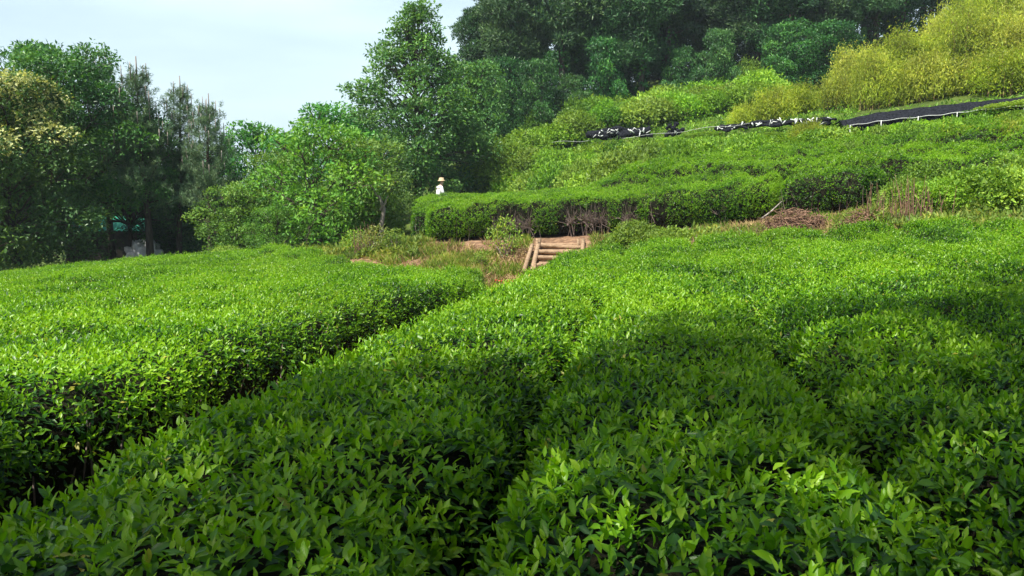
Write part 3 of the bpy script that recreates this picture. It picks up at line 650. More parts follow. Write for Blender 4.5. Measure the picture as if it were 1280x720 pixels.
# --- yellow green bamboo thicket on the upper right
def bamboo(H, Rw, n):
    root = empty('bamboo_clump', (0, 0, 0)); cu = MB(); fo = MB()
    for k in range(n):
        az = rng.uniform(0, 6.28); r = Rw * math.sqrt(rng.random()); b0 = np.array([math.cos(az) * r * .7, math.sin(az) * r * .7, -0.1])
        h = H * (1 - 0.5 * (r / Rw) ** 2) * rng.uniform(.8, 1.05); t = np.linspace(0, 1, 8)[:, None]
        out_ = np.array([math.cos(az), math.sin(az), 0]) * rng.uniform(.2, .7); p = b0 + UP * h * (t - 0.12 * t ** 4) + out_ * t ** 2.5 * h * .25
        cu.tube(p, 0.022 * (1 - .85 * t[:, 0]), n=5, caps=False)
        m = 210; f = rng.uniform(.18, 1, m); q = np.stack([np.interp(f, t[:, 0], p[:, i]) for i in range(3)], -1)
        q = q + rng.normal(0, .28, (m, 3)) * np.array([1, 1, .6]); ds = nrm(rsph(m) * .8 + out_ * .5 + UP * np.where(rng.random((m, 1)) < .3, .6, -.4))
        fo.leaves(q, ds, nrm(UP + rng.normal(0, .5, (m, 3))), rng.uniform(.12, .22, m), .035, np.clip(.35 + .3 * f + rng.normal(0, .18, m) + rng.normal(0, .1), 0, 1), 'far', curl=.3)
    cu.build('culms', M['straw'], root); fo.build('foliage', M['bamboo'], root); return root
bb = [bamboo(3.0, 1.2, 50), bamboo(2.2, 1.1, 40), bamboo(3.6, 1.3, 56)]
for o in bb: tag(o, 'yellow green bamboo clump in the thicket above the black netting', 'bamboo', 'bamboo clumps of the yellow green thicket')
bp = [(938, 34.5, 1, .6), (962, 35.5, 1, .8), (1000, 35, 1, .8), (1045, 34, 1, .9), (1080, 33, 0, .8), (1120, 32, 1, 1), (1165, 31.5, 1, 1.05), (1210, 30.5, 1, 1.0), (1255, 29.5, 1, 1.1), (1300, 28.5, 0, .9), (1350, 27, 0, 1),
      (1060, 38.5, 0, .8), (1110, 37.5, 0, .95), (1150, 37, 0, 1.0), (1190, 36, 2, .95), (1235, 35, 2, 1.0), (1280, 34, 2, 1.1), (1330, 33, 2, 1.1),
      (1165, 42, 2, .95), (1205, 41, 2, 1.1), (1245, 40, 2, 1.25), (1290, 39, 2, 1.3), (1340, 38, 2, 1.3), (1230, 46, 2, 1.3), (1280, 45, 2, 1.4)]
seen = set()
for px, Y, k, s in bp:
    o = bb[k] if k not in seen else copy_thing(bb[k], (0, 0, 0)); seen.add(k); place_tree(o, px + rng.uniform(-12, 12), 150, Y + rng.uniform(-.8, .8), s=s * rng.uniform(.75, 1.1), sz=s * rng.uniform(.75, 1.35))
bb0 = copy_thing(bb[1], (0, 0, 0), 0, 1, 'small yellow brown bamboo patch just below the left end of the netting'); place_tree(bb0, 1008, 190, 28.5, s=.55)
bb0 = copy_thing(bb[1], (0, 0, 0), 0, 1, 'yellow brown bamboo patch below the white rail near the right edge'); place_tree(bb0, 1195, 190, 22.6, s=.55)
bb0 = copy_thing(bb[1], (0, 0, 0), 0, 1, 'yellow brown bamboo patch cut by the right edge below the netting'); place_tree(bb0, 1262, 190, 21.4, s=.6)

# --- shrubs on the slopes
def shrub(name, R_, H, nc, nleaf, ln, mat, t0=.5, stems=9):
    root = empty(name, (0, 0, 0)); tr = MB(); fo = MB()
    for k in range(nc):
        az = k * 2.399; g = (k + .5) / nc; r = R_ * math.sqrt(g) * .75; zc = H * (.72 - .5 * g) + rng.normal(0, .05)
        c = np.array([math.cos(az) * r, math.sin(az) * r, max(.18, zc)]); rr = rng.uniform(.34, .55) * R_
        clump(fo, c, rr, int(nleaf * rr * rr), ln, t0=t0 + rng.normal(0, .08), flat=.8 * H / R_ if H < R_ else .9, updir=.5)
        if k < stems: limb(tr, (rng.normal(0, .06), rng.normal(0, .06), -.05), c, .022, .006, n=4)
    tr.build('stems', M['twig'], root); fo.build('foliage', M[mat], root); return root
sh = [shrub('shrub', 1.0, 1.15, 14, 2100, .10, 'shrub', .55), shrub('shrub', 1.2, 0.95, 16, 1700, .11, 'shrub', .7), shrub('shrub', .85, 1.3, 12, 2300, .09, 'shrub', .4)]
SG = 'overgrown shrubs on the slope above the terrace'
SL = 'leafy green shrub merging into the overgrown slope between terrace hedges and forest'
sh.append(shrub('shrub', 1.35, 2.3, 30, 1300, .12, 'shrub', .6))
for o in sh: tag(o, SL, 'shrub', SG)
used = set()
def put_shrub(px, Y, k, s, sz=None, lab=None, grp=None):
    o = sh[k] if k not in used else copy_thing(sh[k], (0, 0, 0)); used.add(k); place_tree(o, px, 180, Y, s=s, sz=sz)
    if lab: o['label'] = lab
    if grp: o['group'] = grp
rs = np.random.default_rng(3)
for Y, a_, b_, n_, s_ in ((25.2, 790, 850, 2, .9), (27.5, 755, 930, 5, .95), (29.5, 720, 1010, 8, 1.0), (31.5, 690, 960, 8, 1.05), (33.5, 668, 905, 8, 1.05), (35.5, 640, 880, 8, 1.05),
                        (40.5, 690, 930, 7, 1.25), (42.5, 670, 940, 8, 1.4), (44.5, 700, 940, 6, 1.5), (25.4, 1010, 1310, 9, .95), (23.4, 1020, 1310, 8, .8)):
    for k in range(n_):
        px_ = a_ + (b_ - a_) * (k + rs.uniform(-.25, .25)) / max(1, n_ - 1); Y_ = Y + rs.uniform(-.5, .5); sp_, sz_ = s_ * rs.uniform(.75, 1.3), s_ * (rs.uniform(1.1, 1.7) if Y < 37 else rs.uniform(.85, 1.35))
        if Y_ < 36.6 and px_ > 700:       # the low growth below the net bundles
            x_ = (px_ - 640) / FOC * Y_; room = 1.6 + 2.42 * Y_ / 37 - gz1(x_, Y_) + np.interp(px_, [800, 1000], [0, .35]); sz_ = max(.25, min(sz_, room / 1.2))
        if px_ > 985: zr_ = 1.6 + (240 - np.interp(px_, [1000, 1300], [163, 134])) / FOC * Y_; sz_ = max(.3, min(s_ * rs.uniform(.8, 1.5), (zr_ - gz1((px_ - 640) / FOC * Y_, Y_)) / 1.2))
        put_shrub(px_, Y_, int(rs.integers(0, 3)), sp_, sz_)
for px, Y, k, s, sz, lab in ((612, 37.5, 3, 1.0, 0.95, 'rounded bush at the left end of the bush mass behind the upper terrace'), (636, 36.6, 3, 1.15, 1.4, 'largest rounded bush at the back of the upper terrace'), (662, 35.8, 3, 1.05, 1.15, 'rounded bush right of the largest one behind the upper terrace'), (585, 39, 3, 0.9, 0.8, 'dark bush beside the conical tree at the back of the terrace'),
                             (690, 35.0, 3, 1.0, 1.1, 'rounded bush in the middle of the bush mass behind the upper terrace'), (718, 34.0, 3, 1.1, 0.8, 'bush at the right end of the bush mass behind the upper terrace'), (742, 31.5, 3, 0.85, 0.75, 'bush standing slightly before the bush mass, above the terrace hedge'), (655, 38.5, 3, 1.2, 1.15, 'bush at the very back of the mass behind the upper terrace')):
    put_shrub(px, Y, k, s, sz, lab, 'rounded bushes at the back of the upper terrace')
for px, Y, k, s, sz, lab in ((1135, 15.9, 0, .55, .6, 'small dark bush right of the terrace edge hedge'), (1185, 15.4, 1, .7, .7, 'spreading bush behind the dry stalks on the right bank'), (1235, 15.0, 0, .75, .75, 'bush on the right bank next to the picture edge'),
                             (1290, 14.8, 1, .8, .8, 'bush cut by the right picture edge on the bank'), (1160, 16.8, 2, .85, .8, 'dark bush tucked under the second terrace hedge'), (1215, 16.3, 1, .8, .8, 'middle bush under the second terrace hedge at right'), (1270, 15.9, 2, .9, .85, 'tallest bush under the second terrace hedge at right')):
    put_shrub(px, Y, k, s, sz, lab, 'bushes on the right bank')
ws = shrub('weedy_bush', .5, .95, 9, 1500, .075, 'weed', .5); tag(ws, 'yellow green young bush to the left of the steps', 'bush'); place_tree(ws, 630, 330, 18.3, s=.8, sz=1.15)
for px, Y, s, lab in ((600, 17.6, .45, 'small yellowish bush at the foot of the bank left of the steps'), (596, 16.6, .3, 'lowest yellowish plant by the path below the steps'), (470, 19.4, .9, 'pale yellow green bush before the middle trees'), (492, 19.2, .75, 'pale yellow green bush nearest the soil gap by the terrace'), (445, 20, .8, 'yellow green bush under the bright bushy tree'), (946, 15.6, .5, 'yellow leafed plant beside the left brush pile'), (1060, 15.2, .45, 'yellow leafed plant between the two brush piles')):
    c_ = copy_thing(ws, (0, 0, 0), 0, 1, lab); place_tree(c_, px, 330, Y, s=s)
for px, Y, s, k, lab in ((800, 16.6, .66, 0, 'low green bush on the bank right of the steps'), (772, 16.9, .5, 2, 'small green plant beside the steps on the right'), (832, 16.3, .55, 1, 'flat green bush right of the low bush on the bank'), (898, 15.5, .3, 0, 'dark green tuft left of the brush pile'), (236, 21.6, .55, 1, 'bright bush at the edge of the left tea field below the pines'), (275, 21.8, .62, 0, 'rounded bright bush beside the left tea field'), (310, 21.6, .42, 1, 'low bright bush right of the rounded one at the left field edge')):
    put_shrub(px, Y, k, s, None, lab, 'small bushes along the field edges')

# --- undergrowth on the slopes, grass and straw on the bank (nobody could count them)
def scatter(name, mat, reg, n, ln, wd, lab, cat, up=.6, hgt=0.0, tv=.22, t0=.5, kind='far', nfun=None):
    """reg: list of quads in plan, points as (px, Y)"""
    fo = MB(); P_ = []
    ar = []
    for qd in reg:
        a, b, c, d = [np.array([(px - 640) / FOC * Y, Y]) for px, Y in qd]; ar.append(abs(np.cross(c - a, d - b)) / 2)
    ar = np.array(ar) / sum(ar)
    for qd, f in zip(reg, ar):
        a, b, c, d = [np.array([(px - 640) / FOC * Y, Y]) for px, Y in qd]; m = int(n * f); u = rng.random((m, 1)); v = rng.random((m, 1))
        P_.append((a * (1 - u) + b * u) * (1 - v) + (d * (1 - u) + c * u) * v)
    xy = np.concatenate(P_)
    if nfun is not None: xy = xy[rng.random(len(xy)) < np.clip(nfun(xy[:, 0], xy[:, 1]), 0, 1)]
    m = len(xy)
    z = gz(xy[:, 0], xy[:, 1]) + hgt * rng.random(m) * np.clip(.6 + .5 * noise2(xy[:, 0], xy[:, 1], 1.3, 4), .1, 1.4)
    d = nrm(rng.normal(0, .5, (m, 3)) + UP * up); l = ln * rng.uniform(.5, 1.4, m)
    fo.leaves(np.c_[xy, z], d, rsph(m) + UP * .5, l, np.maximum(l * wd, .004), np.clip(t0 + .15 * noise2(xy[:, 0], xy[:, 1], 1.6, 8) + rng.normal(0, tv, m), 0, 1), kind, curl=.35)
    return tag(fo.build(name, M[mat]), lab, cat, kind='stuff')
slope = [[(770, 24.5), (1330, 19.5), (1330, 27), (690, 39)], [(560, 37), (690, 31), (700, 46), (560, 46)], [(690, 38), (1050, 29), (1100, 44), (690, 47)], [(1090, 15.8), (1340, 14.3), (1340, 17), (1090, 17.5)]]
scatter('undergrowth', 'shrub', slope, 45000, .13, .5, 'leafy green undergrowth covering the slope above the terraces', 'undergrowth', up=.5, hgt=.22, t0=.5)
bank = [[(420, 20.5), (560, 15.6), (610, 17.8), (530, 20)], [(540, 15.2), (598, 14.6), (640, 18.0), (560, 19.6)], [(640, 17.2), (662, 17.2), (664, 19.4), (600, 19.5)], [(730, 15.0), (960, 13.8), (985, 17.6), (740, 19.2)], [(940, 13.4), (1330, 12.6), (1330, 14.6), (970, 17.4)]]
scatter('dry_grass', 'straw', bank, 40000, .15, .08, 'tan dry grass and straw lying on the bank and path by the steps', 'dry grass', up=.25, t0=.55)
scatter('grass', 'grass', bank, 90000, .16, .09, 'yellow green grass growing in patches on the bank', 'grass', up=.8, t0=.5, nfun=lambda x, y: noise2(x, y, 2.1, 6) * .9 + .35)
scatter('weeds', 'weed', [[(330, 21), (520, 18.2), (530, 20.4), (330, 24)], [(190, 22), (340, 20.4), (340, 23), (190, 24)], [(1040, 15), (1330, 12.9), (1330, 14.4), (1060, 16)], [(760, 15.6), (900, 15), (900, 17.3), (760, 18.3)]], 26000, .12, .35, 'low yellow green weeds edging the tea fields and the bank', 'weeds', up=.8, hgt=.25, t0=.45)
scatter('leaf_litter', 'straw', [[(-700, 1.0), (-200, 1.0), (-30, 1.0), (-700, 2.0)], [(300, 2.5), (420, 2.5), (640, 16.5), (580, 11)], [(590, 10), (625, 10), (668, 17.5), (600, 17)], [(-100, 23), (250, 21.5), (260, 30), (-100, 30)]], 9000, .06, .4, 'brown fallen leaves on the soil of the path and under the left trees', 'leaf litter', up=.15, t0=.25)

# --- steps
sp0 = P(690, 346, 17.4); gx0, gy0 = sp0[0] + .1, 17.3; base = gz1(gx0, gy0) - 0.02; sw = 0.92; NS = 5
topz = gz1(gx0 + .1, 19.0); rise = (topz - base + 0.02) / NS
st = empty('garden_steps', (gx0, gy0, base), R(-4)); tag(st, 'brown earth steps held by weathered boards, climbing from the path to the upper terrace', 'steps')
for k in range(NS):
    mb = MB(); mb.box((0.02 * k, 0.3 * k + .2, rise * (k + .5) - .3), (sw - .06, .36, rise + .6 - .03)); mb.build('tread', M['tread'], st)
    mb = MB(); n = 17; xs = np.linspace(-sw / 2 - rng.uniform(0, .05), sw / 2 + rng.uniform(-.03, .05), n)
    mb.tube(np.c_[xs + .02 * k, 0.3 * k + .0 + .018 * np.sin(xs * 5 + k * 2) + rng.normal(0, .006, n), rise * (k + 1) - .06 + .014 * np.sin(xs * 3.3 + k) + xs * rng.normal(0, .02) + rng.normal(0, .004, n)], .047 + rng.normal(0, .005, n) + .006 * np.sin(xs * 7 + k * 3), n=10); mb.build('log_riser', M['wood'], st)
for sx, wdt in ((-1, .055), (1, .05)):
    mb = MB()
    a = np.array([sx * (sw / 2 + .08), -.12, .03]); b = np.array([sx * (sw / 2 + .06) + .08, .3 * NS - .05, rise * NS + .03]); t_ = np.linspace(0, 1, 6)[:, None]
    mb.tube(a + (b - a) * t_ + UP * .04, wdt, n=8); mb.build('side_pole', M['wood'], st)
mb = MB(); a = np.array([-(sw / 2 + .26), -.15, .04]); b = np.array([-(sw / 2 + .14), .3 * NS - .3, rise * (NS - 1) + .05]); t_ = np.linspace(0, 1, 6)[:, None]
mb.tube(a + (b - a) * t_ + UP * .03, .05, n=8); mb.build('side_pole', M['wood'], st)
for sx, yy, k in ((-1, .0, 0), (-1, 1.2, 4), (1, .55, 2), (1, 1.25, 4)):
    mb = MB(); mb.tube([(sx * (sw / 2 + .02), yy - .05, rise * k - .2), (sx * (sw / 2 + .02), yy - .05, rise * k + .24)], .032, n=7); mb.build('stake', M['wood'], st)

# pale boards lying on the path at the foot of the steps, red cord
for i_, (px, Y, rz, ln_, lab) in enumerate(((672, 17.05, .3, .7, 'pale weathered board lying flat at the foot of the steps'), (652, 16.4, -.25, .5, 'short pale board lying on the straw below the first board'))):
    x = (px - 640) / FOC * Y; mb = MB(); mb.box((0, 0, .02), (ln_, .14, .03)); o = mb.build('wooden_board', M['pale_bark']); o.location = (x, Y, gz1(x, Y) + .02); o.rotation_euler = (0, .03, rz); tag(o, lab, 'board', 'boards on the path')
mb = MB(); n = 40; t_ = np.linspace(0, 1, n); X = -.36 + .66 * t_ + .05 * np.sin(t_ * 9); Yv = 16.2 + .3 * t_ + .12 * np.sin(t_ * 14)
mb.tube(np.c_[X, Yv, gz(X, Yv) + .035 + .02 * np.abs(np.sin(t_ * 11))], .022, n=6)
X = -.34 + .32 * t_; Yv = 16.35 - .14 * np.sin(t_ * 6.3); mb.tube(np.c_[X, Yv, gz(X, Yv) + .06 + .03 * np.sin(t_ * 7)], .022, n=6)
tag(mb.build('red_cord', M['red']), 'red cord lying loosely across the path just below the steps', 'cord')

# --- dry brush piles, stalks, dead trunk
def brush(name, px, Y, Rx, Ry, H, n, lab, cat='brush pile'):
    x = (px - 640) / FOC * Y; root_z = gz1(x, Y); mb = MB()
    for k in range(n):
        a = rng.uniform(0, 6.28); r = math.sqrt(rng.random()); c = np.array([math.cos(a) * r * Rx, math.sin(a) * r * Ry, 0]); c[2] = rng.random() * H * (1 - r * r) + .02
        d = nrm(rng.normal(size=3) * np.array([1, .8, .42])); l = rng.uniform(.15, .5); b = rng.normal(0, .04, 3)
        gz_ = gz1(x + c[0], Y + c[1]) - root_z; c[2] += gz_
        mb.tube([c - d * l / 2, c + b, c + d * l / 2], [.009, .008, .004], n=3, tint=rng.random(), caps=False)
    o = mb.build(name, M['brush']); o.location = (x, Y, root_z); return tag(o, lab, cat)
brush('brush_pile', 985, 15.9, .78, .45, .42, 900, 'large pile of reddish brown cut twigs below the terrace edge hedge')
brush('brush_pile', 1075, 15.0, .42, .3, .32, 380, 'smaller pile of brown twigs right of the large brush pile')
brush('brush_pile', 870, 15.9, .4, .3, .22, 260, 'low brown brush heap to the left of the large brush pile')
brush('brush_pile', 1258, 15.0, .4, .3, .6, 240, 'rusty brown brush heap near the right picture edge')
for i_, (px, Y, n_, H_, lab) in enumerate(((1100, 15.0, 26, .75, 'clump of dry brown stalks at the right end of the terrace hedge'), (1130, 14.8, 34, .85, 'tallest clump of dry rust brown stalks standing on the right bank'), (1165, 14.6, 18, .7, 'thin clump of dry stalks before the spreading bush'), (455, 19.6, 26, .8, 'dry pale stalks under the middle trees'))):
    x = (px - 640) / FOC * Y; mb = MB()
    for k in range(n_):
        a = rng.normal(0, .16, 2); h_ = H_ * rng.uniform(.5, 1.1); l = rng.normal(0, .1, 2)
        mb.tube([(a[0], a[1], -.03), (a[0] + l[0] * .4, a[1] + l[1] * .4, h_ * .5), (a[0] + l[0], a[1] + l[1], h_)], [.009, .007, .004], n=4, tint=rng.random(), caps=False)
    o = mb.build('dry_stalks', M['brush']); o.location = (x, Y, gz1(x, Y)); tag(o, lab, 'dry stalks', 'clumps of dry stalks')
x = (474 - 640) / FOC * 22.6; mb = MB(); t_ = np.linspace(0, 1, 8)[:, None]
mb.tube(np.c_[.12 * np.sin(t_ * 3) + .05 * np.sin(t_ * 11), 0 * t_, -.1 + 1.6 * t_], .085 * (1 - .5 * t_[:, 0]), n=9)
dt = empty('bare_tree', (x, 22.6, gz1(x, 22.6))); mb.build('trunk', M['pale_bark'], dt)
for (a, b) in (((.05, 0, 1.0), (.3, -.1, 1.4)), ((.1, 0, 1.2), (-.2, -.05, 1.7))):
    m2 = MB(); limb(m2, a, b, .04, .012, n=5); m2.build('branch', M['pale_bark'], dt)
tag(dt, 'pale bare broken trunk standing among the bushes below the conical tree', 'dead tree')
mb = MB(); x = (962 - 640) / FOC * 16.6; mb.tube([(0, 0, 0), (.18, 0, .14), (.42, .05, .36)], [.022, .018, .01], n=6); o = mb.build('dead_branch', M['pale_bark']); o.location = (x - .25, 16.4, gz1(x, 16.4) + .25); tag(o, 'grey bare branch sticking out above the large brush pile', 'branch')

# --- black shade netting with a white rail
def lin3(pts, n):
    w_ = np.array([P(*p) for p in pts]); t = np.linspace(0, 1, len(w_)); tt = np.linspace(0, 1, n)
    return np.stack([np.interp(tt, t, w_[:, i]) for i in range(3)], -1)
n = 70
rail = lin3([(1062, 157, 28.2), (1110, 150, 27.2), (1170, 144, 26.2), (1230, 137, 25.2), (1300, 130, 24.2)], n)
topc = lin3([(1050, 151, 29.2), (1095, 141, 28.4), (1145, 135, 27.4), (1200, 129, 26.4), (1270, 122, 25.4), (1320, 116, 24.6)], n)
sn = empty('shade_net_frame', (0, 0, 0)); tag(sn, 'long black shade net on posts with a white pipe rail, below the bamboo', 'shade net')
nb = 9; V = []; tgt = np.linspace(0, 1, n)
for k in range(nb):
    f = k / (nb - 1); q_ = rail * (1 - f) + topc * f + UP * (-.16 * math.sin(f * math.pi)) + UP * (.03 * np.sin(tgt * 60 + k))[:, None] * (1 if 0 < k < nb - 1 else .3)
    q_[:, 1] += 0.02 * np.sin(tgt * 90 + k * 2); V.append(q_)
back = topc + np.array([.2, 1.2, -.05]) + UP * (.05 * np.sin(tgt * 40))[:, None]; V.append(back)
low = rail + np.array([0, .35, -.55]); 
V = np.array(V); i = np.arange(nb)[:, None] * n; j = np.arange(n - 1)[None]
mb = MB(); mb.add(V.reshape(-1, 3), .5, quad=np.stack([i + j, i + j + 1, i + n + j + 1, i + n + j], -1).reshape(-1, 4))
o = mb.build('net', M['net'], sn); so_ = o.modifiers.new('thickness', 'SOLIDIFY'); so_.thickness = .03
W_ = []
for k in range(5):
    f = k / 4; q_ = rail * (1 - f) + low * f + np.array([0, .06, -.04]); q_[:, 1] += .05 * np.sin(tgt * 70 + k); W_.append(q_)
W_ = np.array(W_); i = np.arange(4)[:, None] * n
mb = MB(); mb.add(W_.reshape(-1, 3), .5, quad=np.stack([i + j, i + j + 1, i + n + j + 1, i + n + j], -1).reshape(-1, 4))
o = mb.build('hanging_net', M['net'], sn); so_ = o.modifiers.new('thickness', 'SOLIDIFY'); so_.thickness = .02
mb = MB(); rr = rail + UP * (.015 * np.sin(tgt * 45))[:, None]; mb.tube(rr + np.array([0, -.04, .0]), .008, n=6); mb.build('rail', M['pipe'], sn)
for k in (0, 14, 28, 42, 52, 64):
    q_ = rail[k]; g_ = gz1(q_[0], q_[1]); mb = MB(); mb.tube([(q_[0], q_[1] - .05, min(g_, q_[2] - 1.2)), (q_[0], q_[1] - .05, q_[2] + .02)], .012, n=6); mb.build('post', M['pipe'], sn)

# rolled net heaps further left, with white ties
def net_heap(px0, px1, py, Y0, Y1, r, nl, lab, ties=True):
    a = P(px0, py, Y0); b = P(px1, py - 4, Y1); c = (a + b) / 2; gzc = gz1(c[0], c[1]); root = empty('net_bundle', (c[0], c[1], c[2])); L_ = np.linalg.norm(b - a); mb = MB(); tm = MB()
    for s_ in range(nl):
        t_ = np.linspace(0, 1, 26)[:, None]; off = rng.normal(0, r * .55, 3); off[2] = abs(off[2])
        p = (a - c) + (b - a) * t_ + off + np.c_[0 * t_, .06 * np.sin(t_ * 13 + s_), .07 * np.sin(t_ * 9 + s_ * 2)]
        mb.tube(p, r * (.45 + .15 * np.sin(t_[:, 0] * 21 + s_)), n=8)
    mb.build('rolled_net', M['net'], root)
    for k in range(int(L_ / .13)):
        f = rng.random(); q_ = (a - c) + (b - a) * f + np.array([rng.normal(0, .03), -r * .95 + rng.normal(0, .03), rng.uniform(-.02, r * 1.1)])
        e = nrm(rng.normal(size=3) * np.array([1, .2, .8])) * rng.uniform(.05, .13); tm.tube([q_ - e, q_ + e], rng.uniform(.012, .03), n=5)
    tm.build('white_tie', M['pipe'], root); tag(root, lab, 'rolled net', 'rolled black net bundles on the slope'); return root
net_heap(738, 812, 172, 37.6, 36.8, .26, 7, 'longest bundle of rolled black net with white ties on the slope')
net_heap(838, 852, 168, 36, 35.8, .2, 4, 'short dark bundle of net to the right of the longest one')
net_heap(895, 935, 163, 34.5, 33.5, .13, 4, 'thin bundle of net with white ties before the bamboo')
net_heap(940, 1040, 157, 32.5, 30, .15, 4, 'long thin black bundle leading to the shade net frame')
mb = MB(); q_ = lin3([(690, 178, 38), (745, 175, 37.6), (820, 168, 36.2), (900, 158, 34.3), (960, 153, 32)], 30); q_[:, 2] += .04 * np.sin(np.arange(30)); mb.tube(q_, .005, n=5)
tag(mb.build('water_hose', M['pipe']), 'thin pale water pipe running along the slope between the net bundles', 'pipe')
for i_, (px, py, Y, h_, lab) in enumerate(((1220, 168, 23.4, 1.1, 'thin pale bamboo stake below the white rail'), (1118, 215, 19.2, .5, 'short pale stake between the hedges at right'))):
    p = P(px, py, Y); mb = MB(); g_ = gz1(p[0], p[1]); mb.tube([(0, 0, 0), (.02, 0, p[2] + h_ / 2 - g_)], [.018, .012], n=6); o = mb.build('stake', M['straw']); o.location = (p[0], p[1], g_); tag(o, lab, 'stake')

# --- shed with a green roof and white sheeting behind the left trees
p = P(152, 300, 31.5); g_ = gz1(p[0], p[1]); shd = empty('garden_shed', (p[0], p[1], g_), R(8)); tag(shd, 'low shed with a turquoise green roof, glimpsed between the trunks at left', 'shed')
mb = MB(); mb.box((0, 0, .62), (3.0, 1.8, 1.3)); mb.build('wall', M['shedwall'], shd)
for sg_ in (-1, 1):
    mb = MB(); nn_ = 45; xs = np.linspace(-1.75, 1.75, nn_); zr = .025 * np.cos(np.arange(nn_) * math.pi)
    v = np.concatenate([np.c_[xs, np.full(nn_, sg_ * 1.15), 1.28 + zr], np.c_[xs, np.zeros(nn_), 1.78 + zr]]); jj = np.arange(nn_ - 1)
    mb.add(v, .5, quad=np.stack([jj, jj + 1, jj + 1 + nn_, jj + nn_], -1), smooth=False); o = mb.build('roof', M['teal'], shd); so_ = o.modifiers.new('thickness', 'SOLIDIFY'); so_.thickness = .02
mb = MB(); mb.box((.9, -.915, .5), (.7, .04, 1.0)); mb.build('door', M['bark'], shd)
p = P(180, 305, 27.4); g_ = gz1(p[0], p[1]); mb = MB(); nu, nv = 28, 14
U_, V_ = np.meshgrid(np.linspace(0, 2 * math.pi, nu, endpoint=False), np.linspace(0, .5 * math.pi, nv), indexing='ij')
rr = 1 + .14 * np.sin(U_ * 5 + V_ * 4) + .1 * np.sin(U_ * 9 - V_ * 7) + .06 * np.cos(U_ * 3 + V_ * 12)
v = np.stack([.6 * np.cos(U_) * np.cos(V_) ** .6 * rr, .55 * np.sin(U_) * np.cos(V_) ** .6 * rr, .72 * np.sin(V_) * rr - .03], -1).reshape(-1, 3); ii = np.arange(nu)[:, None]; jj = np.arange(nv - 1)[None]; i2 = (ii + 1) % nu
mb.add(v, .5, quad=np.stack([ii * nv + jj, i2 * nv + jj, i2 * nv + jj + 1, ii * nv + jj + 1], -1).reshape(-1, 4)); o = mb.build('covered_pile', M['white_sheet']); o.location = (p[0], p[1], g_); tag(o, 'crumpled white plastic sheet over a pile, between two dark trunks at left', 'covered pile')
p = P(106, 307, 25.5); mb = MB(); mb.box((0, 0, .2), (.3, .24, .4), taper=.8); o = mb.build('feed_sack', M['white_sheet']); o.location = (p[0], p[1], gz1(p[0], p[1])); o.rotation_euler = (0, 0, .4); tag(o, 'small white sack standing under the dark spreading tree', 'sack')
bv = o.modifiers.new('soft', 'BEVEL'); bv.width = .07; bv.segments = 3

# --- tea picker on the upper terrace
def skin_body(name, joints, edges, mat, parent=None, sub=2):
    me = bpy.data.meshes.new(name); me.from_pydata([j[:3] for j in joints], edges, []); me.materials.append(mat)
    o = bpy.data.objects.new(name, me); C.objects.link(o)
    if parent is not None: o.parent = parent
    o.modifiers.new('skin', 'SKIN'); o.modifiers.new('sub', 'SUBSURF').levels = sub; o.modifiers['sub'].render_levels = sub
    if not me.skin_vertices: me.skin_vertices.new()
    for i_, j_ in enumerate(joints):
        r = j_[3]; r = r if isinstance(r, tuple) else (r, r); me.skin_vertices[0].data[i_].radius = r
    me.skin_vertices[0].data[0].use_root = True
    for f in me.polygons: f.use_smooth = True
    return o
M['skin'] = noise_mat('skin', (0.42, 0.26, 0.19), (0.52, 0.34, 0.25), scale=8, rough=.5, bump=0)
M['shirt'] = noise_mat('white_shirt', (0.78, 0.78, 0.80), (0.86, 0.86, 0.88), scale=9, rough=.8, bump=.2)
M['trousers'] = noise_mat('grey_trousers', (0.10, 0.11, 0.13), (0.15, 0.16, 0.18), scale=9, rough=.85, bump=.2)
M['hat'] = noise_mat('straw_hat', (0.42, 0.30, 0.18), (0.62, 0.48, 0.30), scale=25, rough=.8, bump=.2)
pp_ = P(548, 240, 29.6); yb = 29.6; xb = float(pp_[0]); zb = gz1(xb, yb) + .02
body = skin_body('person', [(0, 0, .92, (.14, .11)), (.02, 0, 1.12, (.13, .10)), (.06, 0, 1.32, (.16, .11)), (.09, 0, 1.42, .07), (.12, 0, 1.50, .052), (.14, 0, 1.60, (.078, .092)), (.15, 0, 1.69, .06),
    (.07, -.18, 1.37, .055), (.13, -.24, 1.12, .042), (.34, -.16, 1.02, .034), (.42, -.13, 1.0, .03), (.07, .18, 1.37, .055), (.14, .24, 1.12, .042), (.35, .15, 1.04, .034), (.43, .12, 1.02, .03),
    (0, -.1, .86, .095), (.03, -.11, .48, .06), (-.02, -.12, .08, .042), (.14, -.13, .04, .035), (0, .1, .86, .095), (.02, .11, .48, .06), (-.03, .12, .08, .042), (.13, .13, .04, .035),
    (.48, -.15, 1.0, .012), (.51, -.14, .98, .01), (.48, -.125, .99, .012), (.52, -.12, .97, .01), (.47, -.10, .99, .012), (.5, -.095, .97, .01), (.44, -.16, 1.03, .011), (.47, -.18, 1.03, .009),
    (.49, .14, 1.02, .012), (.52, .135, 1.0, .01), (.49, .115, 1.01, .012), (.53, .11, .99, .01), (.48, .09, 1.01, .012), (.51, .085, .99, .01), (.45, .15, 1.05, .011), (.48, .17, 1.05, .009),
    (.235, 0, 1.60, .018)],
    [(0, 1), (1, 2), (2, 3), (3, 4), (4, 5), (5, 6), (3, 7), (7, 8), (8, 9), (9, 10), (3, 11), (11, 12), (12, 13), (13, 14), (0, 15), (15, 16), (16, 17), (17, 18), (0, 19), (19, 20), (20, 21), (21, 22),
     (10, 23), (23, 24), (10, 25), (25, 26), (10, 27), (27, 28), (10, 29), (29, 30), (14, 31), (31, 32), (14, 33), (33, 34), (14, 35), (35, 36), (14, 37), (37, 38), (5, 39)], M['skin'])
